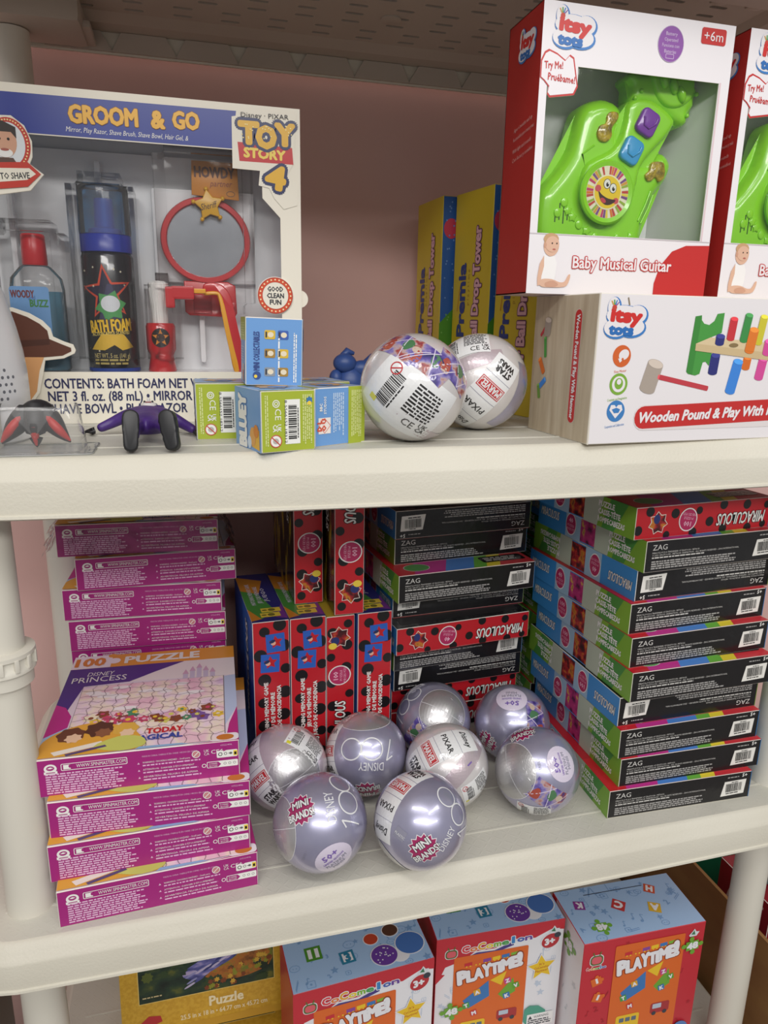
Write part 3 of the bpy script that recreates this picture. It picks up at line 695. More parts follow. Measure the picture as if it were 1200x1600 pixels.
# ---------------------------------------------------------------- upright red dotted game boxes
DM = (.0405, .157, .195)
def make_memory():
    w_, d, h = DM
    mb, F = carton(w_, d, h, dict(front=RED, back=RED, left=C('#2f63b8', .35), right=C('#2f4f9c', .35), top=C('#3a3f93'), bottom=RED))
    f = F['front']
    pts = [(.013, .183), (.034, .165), (.008, .155), (.036, .137), (.012, .125), (.035, .108), (.01, .097), (.033, .08), (.011, .068), (.035, .052), (.012, .04), (.034, .025), (.01, .012), (.03, .19)]
    dots(f, w_, h, pts, .0074)
    for x, y, r in ((.0145, .158, .05), (.008, .134, -.04)):
        f.rect(x, y, .021, .022, C('#2c62c0'), 3, r); f.poly(starpts(x+.011, y+.012, .008, .004, 5, r+.4), RED, 4); f.ell(x+.008, y+.011, .0028, .0026, C('#e9b7a0'), 5); f.ell(x+.007, y+.013, .0035, .0018, C('#24345f'), 5, .4)
    for k, (t, ww) in enumerate((('MATCHING MEMORY GAME', .075), ('JEU DE MÉMOIRE', .05), ('JUEGO DE COINCIDENCIA', .07))):
        f.text(t, .0155+k*.0072, .047+(.012 if k == 1 else 0), .0044, WHITE, 4, pi/2, .04, w=ww, out=C('#7c1418'), ow=.03)
    f.text('MIRACULOUS', .032, .0, .0085, WHITE, 6, pi/2, .03, .25, w=.046, out=BLACK, ow=.07)
    t = F['top']
    t.rect(0, 0, w_, d, C('#2e2f7a'), 1); t.poly([(0, .028), (.012, .008), (.03, .03), (.012, .12), (0, .12)], GRN, 2); t.poly([(0, .004), (.012, .008), (0, .04)], C('#d68a2e'), 3); t.poly([(0, .1), (.02, .085), (.03, .13), (0, .15)], C('#d68a2e'), 2); t.poly([(.028, .01), (w_, .004), (w_, .05)], C('#7b3a94'), 2)
    for x, y in ((.012, .012), (.0145, .026)): t.rect(x, y, .022, .012, YEL, 4); t.ell(x+.012, y+.006, .004, .004, C('#7d7730'), 5); t.ell(x+.004, y+.006, .003, .002, C('#7d7730'), 5)
    for k in range(3): t.text(('MATCHING MEMORY GAME', 'JEU DE MÉMOIRE', 'JUEGO')[k], .012+k*.008, .05+k*.004, .0048, C('#d6cfe0'), 4, pi/2, .03, w=(.07, .055, .045)[k])
    l = F['left']; swoosh(l, .118, .06, .12, .016, 3, pi/2); l.poly([(0, 0), (.1, 0), (.07, h), (0, h)], C('#274f9c', .35), 1)
    l = F['right']; l.poly([(0, 0), (.1, 0), (.07, h), (0, h)], C('#3d3a8c', .35), 1)
    return mb.build('game_box')
gm = make_memory()
for k, (a, z, lab) in enumerate([((-.186, .135), 3.4, 'leftmost upright red game box with black dots beside the magenta stack'),
                                 ((-.1445, .1365), 3.4, 'second upright red game box with black dots from the left, its top showing'),
                                 ((-.0675, .1355), 3.2, 'upright red game box with black dots beside the black middle stack')]):
    o = gm if k == 0 else dup(gm); tag(o, lab, 'game box', 'upright red dotted game boxes'); seat(o, a, z, DM, 0)
DP = (.0336, .15, .192)
YK = noise_mat('yellow_black_print', [(.3, '#15140f'), (.46, '#1d1a10'), (.55, '#d2b32c'), (.62, '#6a1f22'), (.8, '#1a1711')], 26, .2, stretch=(1, 1, .35))
def make_upright(inv):
    w_, d, h = DP
    mb, F = carton(w_, d, h, dict(front=RED, back=RED, left=YK, right=C('#b02535', .25), top=C('#c9b23a'), bottom=RED))
    f = F['front']
    if inv: f = Print(mb, f.O+f.U*w_+f.V*h, -f.U, -f.V, f.N)
    rr = random.Random(4)
    dots(f, w_, h, [(.008, .01), (.026, .02), (.009, .036), (.028, .05), (.01, .064), (.027, .082), (.006, .098), (.026, .112), (.009, .128), (.028, .142), (.012, .156), (.03, .172), (.007, .18)], .0064)
    oval(f, .0178, .0735, .0125, .0135, '100', -pi/2)
    f.poly(starpts(.018, .026, .0135, .0095, 7, .3), C('#e8ded4'), 2); f.poly(starpts(.018, .026, .0125, .0085, 7, .3), ARTR, 3); f.ell(.023, .03, .005, .005, C('#2a3570'), 4); f.ell(.026, .036, .005, .004, YEL, 4)
    f.text('MIRACULOUS', .011, .176, .0125, WHITE, 5, -pi/2, .03, .25, w=.07, out=BLACK, ow=.07)
    l = F['left']; l.text('MIRACULOUS', .108, .17, .012, LG, 4, -pi/2, .03, .25, w=.08); l.rect(d-.004, 0, .004, h, C('#6a1a20'), 2)
    return mb.build('puzzle_box')
o = make_upright(False); tag(o, 'red dotted puzzle box standing on end on top of the upright game boxes', 'puzzle box', 'puzzle boxes standing on end'); seat(o, (-.0945, .136), 1.5, DP, .1955)
o2 = dup(o, 'puzzle box with a yellow and black cover standing on end behind the red dotted one'); seat(o2, (-.1335, .178), 2.5, DP, .1955)
o3 = make_upright(True); tag(o3, 'red dotted puzzle box standing on end, squeezed upside down between two game boxes', 'puzzle box', 'puzzle boxes standing on end'); seat(o3, (-.1034, .1405), 3.2, (.0336, .15, .192), 0)

# ---------------------------------------------------------------- silver surprise balls
def ball_mat(name, h1, h2, metal, rough, film=0):
    m, t, n, l, b = nodes(name); tc = n.new('ShaderNodeTexCoord'); nz = n.new('ShaderNodeTexNoise'); nz.inputs['Scale'].default_value = 22; nz.inputs['Detail'].default_value = 3
    rp = n.new('ShaderNodeValToRGB'); rp.color_ramp.elements[0].color = lin(h1); rp.color_ramp.elements[1].color = lin(h2); rp.color_ramp.elements[0].position = .35; rp.color_ramp.elements[1].position = .65
    l.new(tc.outputs['Object'], nz.inputs['Vector']); l.new(nz.outputs['Fac'], rp.inputs['Fac']); l.new(rp.outputs['Color'], b.inputs['Base Color'])
    pset(b, metal=metal, rough=rough, coat=1.0, coatr=.06)
    nb = n.new('ShaderNodeTexNoise'); nb.inputs['Scale'].default_value = 60; bp = n.new('ShaderNodeBump'); bp.inputs['Strength'].default_value = .25; bp.inputs['Distance'].default_value = .002
    l.new(tc.outputs['Object'], nb.inputs['Vector']); l.new(nb.outputs['Fac'], bp.inputs['Height']); l.new(bp.outputs[0], b.inputs['Coat Normal'])
    if film: b.inputs['Thin Film Thickness'].default_value = film; b.inputs['Thin Film IOR'].default_value = 1.6
    return m
HOLO = ball_mat('holographic_lavender', '#a5a3c2', '#bdb8cf', .55, .30, 420)
SILV = ball_mat('brushed_silver', '#c2c1c3', '#cdccce', .75, .38)
PEARL = ball_mat('pearl_white', '#d6d2d2', '#dedada', .25, .28)
ROSE = ball_mat('pearl_rose', '#c3b4bb', '#cdc0c6', .35, .3)
BW = C('#e6e7e8', .3, coat=1.0, coatr=.06); BK2 = C('#1b1a1c', .3, coat=1.0); BP = C('#7a5fae', .3, coat=1.0); BM = C('#a01e5c', .3, coat=1.0); BR = C('#c02a30', .3, coat=1.0); BLV = C('#d8cfe2', .3, coat=1.0); BGY = C('#8f8ea0', .3, coat=1.0); BYL = C('#d9d23c', .3, coat=1.0)
BART = noise_mat('patchy_toy_print', [(.28, '#23265e'), (.42, '#5a4a9a'), (.5, '#8a80b8'), (.56, '#b9a0a0'), (.62, '#a0433a'), (.70, '#3a3078')], 70, .3, coat=1.0)
BR_ = .0455
EYE = Vector((-.239, -.604, .513))
def burst(F, rot, s=1):
    F2 = F
    P = starpts(0, 0, .0125*s, .0100*s, 14, .2); F2.poly(P, BW, 3); F2.poly(starpts(0, 0, .0117*s, .0092*s, 14, .2), BM, 4)
    for t, y, ww in (('MINI', .0016*s, .0135*s), ('BRANDS!', -.0068*s, .0215*s)): F2.text(t, 0, y+.0026*s, .0054*s, BW, 6, .12, .04, w=ww, c=True, out=BK2, ow=.06)
def surprise_ball(x, y, label, items, rest, base=None, group='silver surprise balls on the lower shelf'):
    c = Vector((x, y, rest+BR_)); t = thing('surprise_ball', (x, y, rest), label, 'toy ball', group)
    e3 = (EYE-c).normalized(); e1 = Vector((0, 0, 1)).cross(e3).normalized(); e2 = e3.cross(e1)
    mb = MB(); mb.ball((0, 0, BR_), BR_, base or HOLO, seg=64); sh = mb.build('shell', t)
    wb = MB()
    def W(dx, dy, rot=0):
        dz = sqrt(max(.0, 1-dx*dx-dy*dy)) if dx*dx+dy*dy <= 1 else -.25
        cc = e1*dx+e2*dy+e3*dz
        up = e2*cos(rot)-e1*sin(rot)
        return Wrap(wb, BR_, cc, up)
    for it in items:
        k, dx, dy, rot = it[:4]; F = W(dx, dy, radians(rot)); a = it[4:]
        if k == 'cap': F.ell(0, 0, .0300, .0300, SILV, 2, n=48); F.ring(0, 0, .0303, .0005, C('#e6e6ea', .2, coat=1.0), 3, 48); F.rect(-.0295, -.0003, .059, .0006, C('#d8d8dc', .25, coat=1.0), 3)
        elif k == 'burst': burst(F, 0, 1.3*(a[0] if a else 1))
        elif k == 'hundred':
            s_ = 1.22*(a[0] if a else 1)
            for xx in (-.003, .0145): F.ring(xx*s_, 0, .0092*s_, .0011*s_, BW, 4, 32)
            F.poly([(-.0195*s_, -.0085*s_), (-.0186*s_, -.0088*s_), (-.0150*s_, .0085*s_), (-.0162*s_, .0088*s_)], BW, 4); F.poly([(-.0205*s_, .0045*s_), (-.0150*s_, .0085*s_), (-.0158*s_, .0092*s_), (-.0212*s_, .0054*s_)], BW, 4)
        elif k == 'txt':
            s_, h_, col = a[0], a[1], a[2]; F.text(s_, 0, 0, h_, col, 5, 0, a[3] if len(a) > 3 else .0, w=a[4] if len(a) > 4 else None, c=True)
        elif k == 'fifty':
            F.ell(0, 0, .0185, .0172, BLV, 3); F.text('50+', 0, .0075, .0055, BP, 5, 0, .05, w=.0155, c=True)
            for q, (s_, h_, ww) in enumerate((('LIMITED EDITION', .0022, .022), ('PLATINUM', .0036, .022), ('MINIS', .0036, .013))): F.text(s_, 0, .0012-q*.0046, h_, BP if q == 0 else BGY, 5, 0, .03, w=ww, c=True)
        elif k == 'panel': F.rect(-a[0]/2, -a[1]/2, a[0], a[1], a[2], 1)
        elif k == 'logos':
            # white strip of four tiles
            F.scale = 1.22
            F.rect(-.0125, -.036, .025, .072, BW, 2)
            for q in (-.018, 0, .018): F.rect(-.0125, q-.0002, .025, .0004, BGY, 3)
            F.text('STAR', 0, -.0240, .0046, BK2, 4, 0, .06, w=.0150, c=True); F.text('WARS', 0, -.0298, .0046, BK2, 4, 0, .06, w=.0160, c=True)
            F.rect(-.0112, -.0135, .0224, .0092, BR, 4); F.rect(-.0105, -.0128, .0210, .0078, BW, 5); F.rect(-.0100, -.0123, .0200, .0068, BR, 6); F.text('MARVEL', 0, -.0089, .0050, BW, 7, 0, .04, w=.0180, c=True)
            F.text('PIXAR', 0, .0090, .0048, BK2, 4, 0, .022, w=.0190, c=True); F.text('Disney', 0, .0270, .0056, BK2, 4, 0, .03, .3, w=.0180, c=True)
        elif k == 'legal':
            F.scale = a[0] if a else 1
            F.rect(-.018, -.0125, .036, .025, BW, 2); F.barcode(-.004, -.0115, .0215, .0105, 3, pi/2, None)
            F.lines(.0, -.0045, .0165, .0155, 9, BK2, 3); F.text('CE', .004, -.0105, .004, BK2, 4, 0, .02); F.text('UK', .0125, -.0078, .0026, BK2, 4, 0, .03); F.text('CA', .0125, -.0108, .0026, BK2, 4, 0, .03)
            F.ring(-.0135, .0085, .0032, .0006, BR, 4, 18); F.rect(-.0165, .0082, .006, .0006, BR, 5, .7); F.rect(-.016, -.0118, .004, .003, BYL, 4)
        elif k == 'art':
            F.poly([(-.021, -.013), (.019, -.012), (.021, .012), (-.019, .014)], BART, 2)
            for q in ((-.021, -.013, .003, .013), (-.004, .014, .006, -.012), (.006, -.012, .021, .012)):
                dx2, dy2 = q[2]-q[0], q[3]-q[1]; L = sqrt(dx2*dx2+dy2*dy2); nx, ny = -dy2/L*.0004, dx2/L*.0004
                F.poly([(q[0]+nx, q[1]+ny), (q[0]-nx, q[1]-ny), (q[2]-nx, q[3]-ny), (q[2]+nx, q[3]+ny)], BLV, 3)
            F.poly(smooth_outline([(-.018, -.009), (-.008, -.0085), (-.009, .001), (-.014, .003)], 3), C('#a8483a', .3, coat=1.0), 3); F.poly(smooth_outline([(.000, .010), (.008, .006), (.005, -.003), (-.001, .001)], 3), C('#4a7a52', .3, coat=1.0), 3); F.ell(.0125, .004, .0042, .0036, C('#c9b4a4', .3, coat=1.0), 3)
    wb.build('printed_wrap', t)
    return t
surprise_ball(-.1372, -.0110, 'silver lavender surprise ball frontmost on the left, beside the magenta boxes', [('cap', -.92, -.12, 0), ('burst', -.40, .24, 12, .9), ('txt', .20, .28, 100, 'DISNEY', .0085, BW, .02, .027), ('hundred', .56, .42, 107), ('fifty', .28, -.72, 35), ('txt', -.75, .55, 20, 'MOOSE TOYS', .002, BW), ('txt', -.32, -.62, 65, 'SERIES 1', .0024, BGY)], 0)
surprise_ball(-.0419, -.0305, 'frontmost silver surprise ball in the middle, its white logo strip at the upper left', [('cap', -.72, -.72, 30), ('logos', -.62, .45, 154), ('burst', .10, -.55, 28, .95), ('txt', .56, -.34, 62, 'DISNEY', .0070, BW, .02, .023), ('hundred', .74, .20, 122, .9), ('txt', -.40, -.32, -35, 'PLASTIC', .0024, BW, 0, .011), ('panel', -.40, -.30, -35, .0115, .0105, BGY)], 0)
surprise_ball(-.159, .0845, 'silver surprise ball behind the front left one, against the magenta boxes', [('cap', .25, -.25, 30), ('logos', -.72, -.05, 40), ('legal', .52, .52, -40, 1.2), ('panel', -.15, .75, -10, .03, .05, ROSE)], 0, ROSE)
surprise_ball(-.0672, .0903, 'silver surprise ball facing with an upside-down hundred, under the red game boxes', [('cap', -.05, .93, 0), ('logos', -.90, .28, 8), ('hundred', .05, .10, 180, 1.08), ('txt', .12, -.30, 180, 'DISNEY', .0085, BW, .02, .027), ('burst', .02, -.86, 180)], 0)
surprise_ball(.0290, .1405, 'rearmost silver surprise ball with a blank silver cap, against the middle stack', [('cap', .28, .22, -25), ('hundred', -.75, .35, 60, .9), ('art', -.42, -.45, 60)], 0)
surprise_ball(.0132, .0472, 'silver surprise ball in the middle with a barcode at its lower right', [('logos', -.22, .38, -60), ('panel', .42, .0, -40, .018, .07, ROSE), ('legal', .72, -.42, 45), ('txt', .52, .08, -50, '1', .006, BP, .05)], 0, PEARL)
surprise_ball(.1205, .1125, 'rear right silver surprise ball with a lilac circle on top, by the rainbow boxes', [('fifty', -.05, .62, 187), ('art', .62, .20, 100), ('burst', -.60, -.55, 60, .9), ('txt', .0, .02, 10, 'SERIES 1', .0026, BGY)], 0)
surprise_ball(.1066, .0172, 'silver surprise ball at the right end of the row, plain silver cap at its left', [('cap', -.62, -.12, -65), ('burst', -.42, .78, 25, .95), ('fifty', .55, .22, 110), ('art', .28, -.55, -20), ('txt', .05, .1, 110, 'SERIES 1', .0026, BGY), ('legal', .0, -.93, 0)], 0)
US = .415
surprise_ball(-.0545, -.0085, 'front silver surprise ball on the upper shelf with barcode and small print facing out', [('panel', -.12, -.24, -38, .075, .056, BW), ('legal', -.12, -.24, -38, 1.75), ('art', .30, .46, -38), ('art', -.20, .74, -30), ('art', .78, .30, -50), ('panel', .15, -.78, -38, .06, .012, ROSE)], US, PEARL, 'silver surprise balls on the upper shelf')
surprise_ball(.0308, .0519, 'rear silver surprise ball on the upper shelf with a white logo strip facing out', [('logos', .07, -.30, 140), ('legal', -.35, .76, 20, 1.3), ('panel', -.1, .42, 20, .055, .014, ROSE), ('panel', .80, -.35, -28, .02, .07, HOLO)], US, PEARL, 'silver surprise balls on the upper shelf')

# ---------------------------------------------------------------- upper shelf: large window carton of bath toys
FILM = film_mat('clear_window_film', .25, 24, .05, .985)
BLISTER = film_mat('clear_blister', .6, 30, .1, .985, ior=1.2)
GX0, GW, GD, GH, GY = -.5, .3732, .075, .2915, .142
gx = lambda x: x+GW/2                 # carton-centred x to face coordinate
gs = thing('window_carton', (-.3134, GY+GD/2, US), 'large cream and navy window carton with a bath set, left on the upper shelf', 'gift box')
TOYB = C('#2f3f96', .3)
def card_shell(name, parent, w_, d, h, th, hole, front_m, side_m, inner_m, left_m=None, top_m=None):
    mb = MB()
    P = [(0, 0), (w_, 0), (w_, h), (0, h)]
    for yy, mat, flip in ((-d/2, front_m, 0), (-d/2+th, inner_m, 1)):
        p, f = tess(P, [hole]); mb.add([(x-w_/2, yy, z) for x, z in p], [t[::-1] if flip else t for t in f], mat)
    n = len(hole); mb.add([(x-w_/2, -d/2, z) for x, z in hole]+[(x-w_/2, -d/2+th, z) for x, z in hole], [(i, (i+1) % n, n+(i+1) % n, n+i) for i in range(n)], EDGE)
    mb.box((0, d/2-th/2, h/2), (w_, th, h), inner_m)
    for sx in (-1, 1):
        m = left_m if (sx < 0 and left_m) else side_m
        mb.box((sx*(w_/2-th*.3), 0, h/2), (th*.6, d-.0004, h), m); mb.box((sx*(w_/2-th*.8), 0, h/2), (th*.4, d-th*2, h-.001), inner_m)
    mb.box((0, 0, h-th*.3), (w_, d-.0004, th*.6), top_m or side_m); mb.box((0, 0, h-th*.8), (w_-th*2, d-th*2, th*.4), inner_m); mb.box((0, 0, th/2), (w_, d-.0004, th), side_m)
    return mb
hole = [(.012, .0488), (gx(.1645), .0488), (gx(.1667), .055), (gx(.1667), .195), (gx(.150), .212), (gx(.150), .2523), (.012, .2523)]
mb = card_shell('carton', gs, GW, GD, GH, .0012, hole, CREAM, CREAM, C('#dcdfe4', .4))
F = Print(mb, (-GW/2, -GD/2, 0), (1, 0, 0), (0, 0, 1), (0, -1, 0))
X = lambda v: v-GX0                   # world x to face coordinate
F.poly([(0, .2532), (X(-.1902), .2532), (X(-.1857), .2852), (0, .2838)], TOYB, 1)
for s_, a, b, y0 in (('GROOM', -.3296, -.2730, .2645), ('&', -.2605, -.2500, .2655), ('GO', -.2420, -.2195, .2665)):
    F.text(s_, X(a), y0, .0135, C('#f0b63a', .3), 4, .015, .06, w=b-a, out=C('#8a5a1e'), ow=.03)
F.text('Mirror, Play Razor, Shave Brush, Shave Bowl, Hair Gel, &', X(-.3334), .2568, .0040, WHITE, 3, .0, .01, .25, w=.104)
F.poly([(x+GW/2-.0, z) for x, z in [(.1234, .2802), (.1500, .2865), (.1830, .2865), (.1800, .244), (.1733, .2326), (.1845, .2261), (.1830, .207), (.1702, .2029), (.1615, .2119), (.1566, .221), (.1466, .2228), (.1482, .2357), (.1228, .2363)]], CREAM, 5)
F.text('Disney · PIXAR', X(-.1815), .2805, .0040, C('#3a3a3e'), 12, .02, .02, w=.044)
L6 = [('T', .001, .0, 0), ('O', .0175, -.003, .05), ('Y', .0345, .0005, 0)]
for ch, dx, dz, r in L6: F.text(ch, X(-.184)+dx, .2590+dz, .0172, C('#e6b32f', .3), 7, r, .09, w=.0165, out=C('#27305f', .3), ow=.12)
F.poly([(X(-.1853), .2605-.0012), (X(-.1345), .2575), (X(-.1335), .2430), (X(-.184), .2430)], C('#c5262c', .3), 6); F.text('STORY', X(-.1795), .2470, .0078, C('#f0d25a', .3), 7, -.02, .07, w=.038)
F.text('4', X(-.1600), .2225, .0185, C('#e6b32f', .3), 8, -.15, .09, w=.0165, out=C('#27305f', .3), ow=.12)
rr = random.Random(2)
for k in range(24): F.ell(X(-.184)+rr.choice((.008, .0262, .0435))+rr.uniform(-.006, .006), .2675+rr.uniform(-.007, .008), .0006, .0006, C('#f7e6a0', .3), 11)
for k, (s_, a, ww) in enumerate((('CONTENTS: BATH FOAM NET WT', -.3712, .149), ('NET 3 fl. oz. (88 mL) • MIRROR •', -.3690, .1375), ('SHAVE BOWL • PLAY RAZOR', -.3690, .1265))):
    F.text(s_, X(a), .0335-k*.0120, .0090, C('#2c2f58'), 3, 0, .026, w=ww)
mb.build('carton', gs)
# loose printed badges that stand proud of the front
m2 = MB(); b0 = GD/2+.0018
m2.lathe([(.0178, 0), (.0178, .0012), (.0172, .0016)], EDGE, (X(-.1531)-GW/2, -GD/2-.0001, .123), 40, Vector((0, -1, 0)), False)
P2 = Print(m2, (-GW/2, -GD/2-.0017, 0), (1, 0, 0), (0, 0, 1), (0, -1, 0))
gc = (X(-.1531), .123); P2.ell(*gc, .0170, .0170, C('#d8502f', .35), 1, n=40); P2.ring(*gc, .0172, .0008, C('#b33a20'), 2, 40); P2.ell(*gc, .0130, .0130, CREAM, 2, n=36); P2.ring(*gc, .0130, .0004, C('#b33a20'), 3, 36)
for k in range(24): a = 2*pi*k/24; P2.ell(gc[0]+.0150*cos(a), gc[1]+.0150*sin(a), .0008, .0008, C('#f8e9b8'), 3, n=10)
for k, (s_, ww) in enumerate((('GOOD', .0150), ('CLEAN', .0165), ('FUN', .0110))): P2.text(s_, gc[0], gc[1]+.0062-k*.0062, .0045, C('#2a2b33'), 3, 0, .05, w=ww, c=True)
m2.build('round_badge', gs)
m2 = MB(); m2.lathe([(.0085, 0), (.0085, .0012)], CREAM, (X(-.1285)-GW/2, -GD/2+.004, .1205), 28, Vector((0, -1, 0)), False); m2.build('hanging_tab', gs)
m2 = MB(); SG = [(-.1, .2636), (-.0628, .2653), (-.053, .2582), (-.0479, .246), (-.0487, .2332), (-.0514, .2277), (-.0407, .2198), (-.0528, .206), (-.0779, .2013), (-.1, .1990)]
m2.slab(SG, -GD/2-.0035, -GD/2-.002, CREAM, .0003, 1, False)
P2 = Print(m2, (0, -GD/2-.0036, 0), (1, 0, 0), (0, 0, 1), (0, -1, 0))
SR = C('#c63a2c', .35)
P2.poly(ellipse(-.0665, .2425, .0172, .0210, 0, 40), SR, 1); P2.ell(-.0665, .2425, .0130, .0172, C('#dfe4e8'), 2, n=36)
P2.ell(-.0700, .2440, .0100, .0128, C('#d3a083'), 3); P2.poly([(-.0805, .2425), (-.0800, .2590), (-.0700, .2605), (-.0600, .2560), (-.0600, .2470), (-.0640, .2520), (-.0745, .2520)], C('#2b211c'), 4); P2.ell(-.0700, .2352, .0062, .0036, WHITE, 5); P2.ell(-.0700, .2378, .0034, .0011, C('#a85a4c'), 6); P2.ell(-.0665, .2463, .0011, .0011, BLACK, 5); P2.ell(-.0735, .2463, .0011, .0011, BLACK, 5); P2.poly([(-.0800, .2250), (-.0760, .2315), (-.0640, .2315), (-.0600, .2250)], C('#5a4136'), 4)
P2.poly([(-.1, .2255), (-.0530, .2290), (-.0430, .2198), (-.0545, .2090), (-.1, .2030)], SR, 6); P2.poly([(-.1, .2215), (-.0520, .2240), (-.0470, .2196), (-.0545, .2145), (-.1, .2085)], CREAM, 7); P2.text('PRETEND TO SHAVE', -.0985, .2120, .0050, C('#26282f'), 8, .08, .03, w=.0465)
for k in range(22): a = -1.2+3.0*k/21; P2.ell(-.0665+.0151*cos(a), .2425+.0191*sin(a), .0007, .0007, C('#f6e3a0'), 3, n=8)
m2.build('pointing_sign', gs)
m2 = MB(); HT = [(-.1050, .1029), (-.0881, .1045), (-.0779, .1066), (-.0639, .1018), (-.0533, .0954), (-.0472, .0884), (-.0456, .0812), (-.0368, .077), (-.0289, .0742), (-.0270, .0690), (-.0284, .0660), (-.0381, .0614), (-.0544, .0594), (-.0565, .0496), (-.0618, .0299), (-.0724, .0151), (-.0844, .0103), (-.1050, .0104)]
m2.slab(HT, -GD/2-.0055, -GD/2-.004, CREAM, .0003, 1, False)
P2 = Print(m2, (0, -GD/2-.0056, 0), (1, 0, 0), (0, 0, 1), (0, -1, 0)); HB = C('#5e3526', .45); HB2 = C('#4a281d', .45)
P2.poly([(-.105, .0985), (-.088, .1015), (-.078, .1030), (-.066, .0985), (-.056, .0925), (-.0500, .0865), (-.0490, .0790), (-.0390, .0745), (-.0310, .0712), (-.0310, .0680), (-.0390, .0640), (-.0550, .0625), (-.105, .0625)], HB, 1)
P2.poly([(-.105, .078), (-.075, .0775), (-.0490, .0790), (-.0490, .0740), (-.075, .0715), (-.105, .072)], HB2, 2); P2.poly([(-.105, .0625), (-.0550, .0625), (-.0600, .0500), (-.0640, .0310), (-.0740, .0180), (-.0850, .0130), (-.105, .0130)], C('#d8a06a', .45), 1)
m2.build('hat_cutout', gs)
m2 = MB(); b = bmesh.new(); bmesh.ops.create_grid(b, x_segments=2, y_segments=2, size=.5)
m2.bm(b, FILM, False, Matrix.Translation((-.012, -GD/2+.0022, .150)) @ Matrix.Rotation(pi/2, 4, 'X') @ Matrix.Diagonal((GW-.03, .215, 1, 1))); m2.build('window_film', gs)
# moulded tray: back sheet, ledge and the domes over each item
m2 = MB(); TC = C('#eff0f2', .25, coat=.5)
m2.box((0, .030, .150), (GW-.008, .0012, .21), TC); m2.box((0, .0, .0470), (GW-.008, .062, .0012), TC)
for x in (-.155, -.082, -.002, .09): m2.box((x, .022, .15), (.006, .014, .19), TC, .003)
m2.box((.096, .024, .18), (.10, .010, .09), TC, .004)
m2.build('moulded_tray', gs)
dome = MB()
def dome_over(x0, x1, z0, z1, y):
    b = bmesh.new(); bmesh.ops.create_cube(b, size=1)
    for v in b.verts: v.co = Vector((v.co.x*(x1-x0)+(x0+x1)/2, v.co.y*(.024-y)+(.024+y)/2, v.co.z*(z1-z0)+(z0+z1)/2))
    bmesh.ops.delete(b, geom=[f for f in b.faces if f.normal.y > .9], context='FACES'); bmesh.ops.bevel(b, geom=[e for e in b.edges if not e.is_boundary], offset=.011, segments=5, affect='EDGES'); dome.bm(b, BLISTER, True)
for q in ((-.1, -.032, .0492, .185, -.030), (-.027, .032, .0492, .228, -.0345), (.036, .070, .0492, .142, -.030), (.050, .1440, .105, .262, -.018)): dome_over(*q)
dome.build('clear_domes', gs)
LEDGE = US+.0478
# things packed inside
def put_in(name, x, y, label, cat): return thing(name, (x, y, LEDGE), label, cat)
YI = .171
t = put_in('foam_can', -.3098, YI, 'dark aerosol can with a blue cap and yellow lettering, inside the window carton', 'can')
m = MB(); m.lathe([(.0222, 0), (.0238, .0015), (.0238, .107), (.0225, .110), (.0205, .1115)], C('#18181f', .25, coat=.6), n=48)
m.lathe([(.0240, .0008), (.0240, .0040)], C('#27459a', .3), n=48); m.build('can_body', t)
m = MB()
class Cyl(Print):
    def __init__(s, mb, r, z0=0): s.mb = mb; s.r = r; s.z0 = z0
    def put(s, pts, fs, mat, lay):
        rr_ = s.r+.0001*lay+s.micro(); s.mb.add([(rr_*sin(x/s.r), -rr_*cos(x/s.r), s.z0+y) for x, y in pts], fs, mat)
c = Cyl(m, .0238)
def cpoly(c, pts, mat, lay):      # split a flat outline finely enough to bend round
    P, Fc = tess(pts); T_ = [tuple(P[i] for i in f) for f in Fc]; out = []
    while T_:
        q = T_.pop(); L = [abs(q[i][0]-q[(i+1) % 3][0]) for i in range(3)]; k = L.index(max(L))
        if L[k] > .004:
            a, b_, d_ = q[k], q[(k+1) % 3], q[(k+2) % 3]; mm = ((a[0]+b_[0])/2, (a[1]+b_[1])/2); T_ += [(a, mm, d_), (mm, b_, d_)]
        else: out.append(q)
    V = [p for q in out for p in q]; c.put(V, [[3*i, 3*i+1, 3*i+2] for i in range(len(out))], mat, lay)
cpoly(c, starpts(-.001, .074, .026, .011, 5, pi/2+.1), C('#d04a30', .35), 1); cpoly(c, starpts(-.001, .074, .022, .0085, 5, pi/2+.1), C('#25203a', .35), 2)
cpoly(c, [(-.012, .040), (.0, .082), (.004, .082), (.016, .040)], C('#3c3a5a', .35), 3); cpoly(c, starpts(.002, .062, .015, .010, 6, .2), C('#4e9a56', .35), 4); cpoly(c, ellipse(.002, .064, .0085, .0075), C('#d9dbe0', .35), 5); cpoly(c, [(-.020, .0215), (-.008, .036), (.012, .036), (.022, .024), (.010, .021), (.003, .026), (-.006, .021)], C('#e2b93a', .35), 3)
c.text('BATH FOAM', .0005, .0440, .0110, C('#f2c52f', .3), 7, .07, .07, w=.0385, c=True, out=C('#3a2a14'), ow=.08); c.text('ACTION APPLE SCENTED', .0005, .0370, .0034, C('#e8cf6a', .3), 7, .07, .03, w=.036, c=True)
c.text('NET WT. 5 oz. (141 g)', .0, .0160, .0042, C('#d6c27a', .3), 4, 0, .01, w=.034, c=True); c.lines(-.017, .0070, .034, .0065, 2, C('#b9a662', .3), 4)
for k in range(12): cpoly(c, starpts(RND.uniform(-.026, .026), RND.uniform(.02, .1), .0013, .0005, 4), C('#efe6c8'), 2)
m.build('can_label', t)
m = MB(); m.lathe([(.0215, .1105), (.0232, .1112), (.0232, .1262), (.0218, .1275)], C('#2c3a9c', .3), n=40); m.build('collar', t)
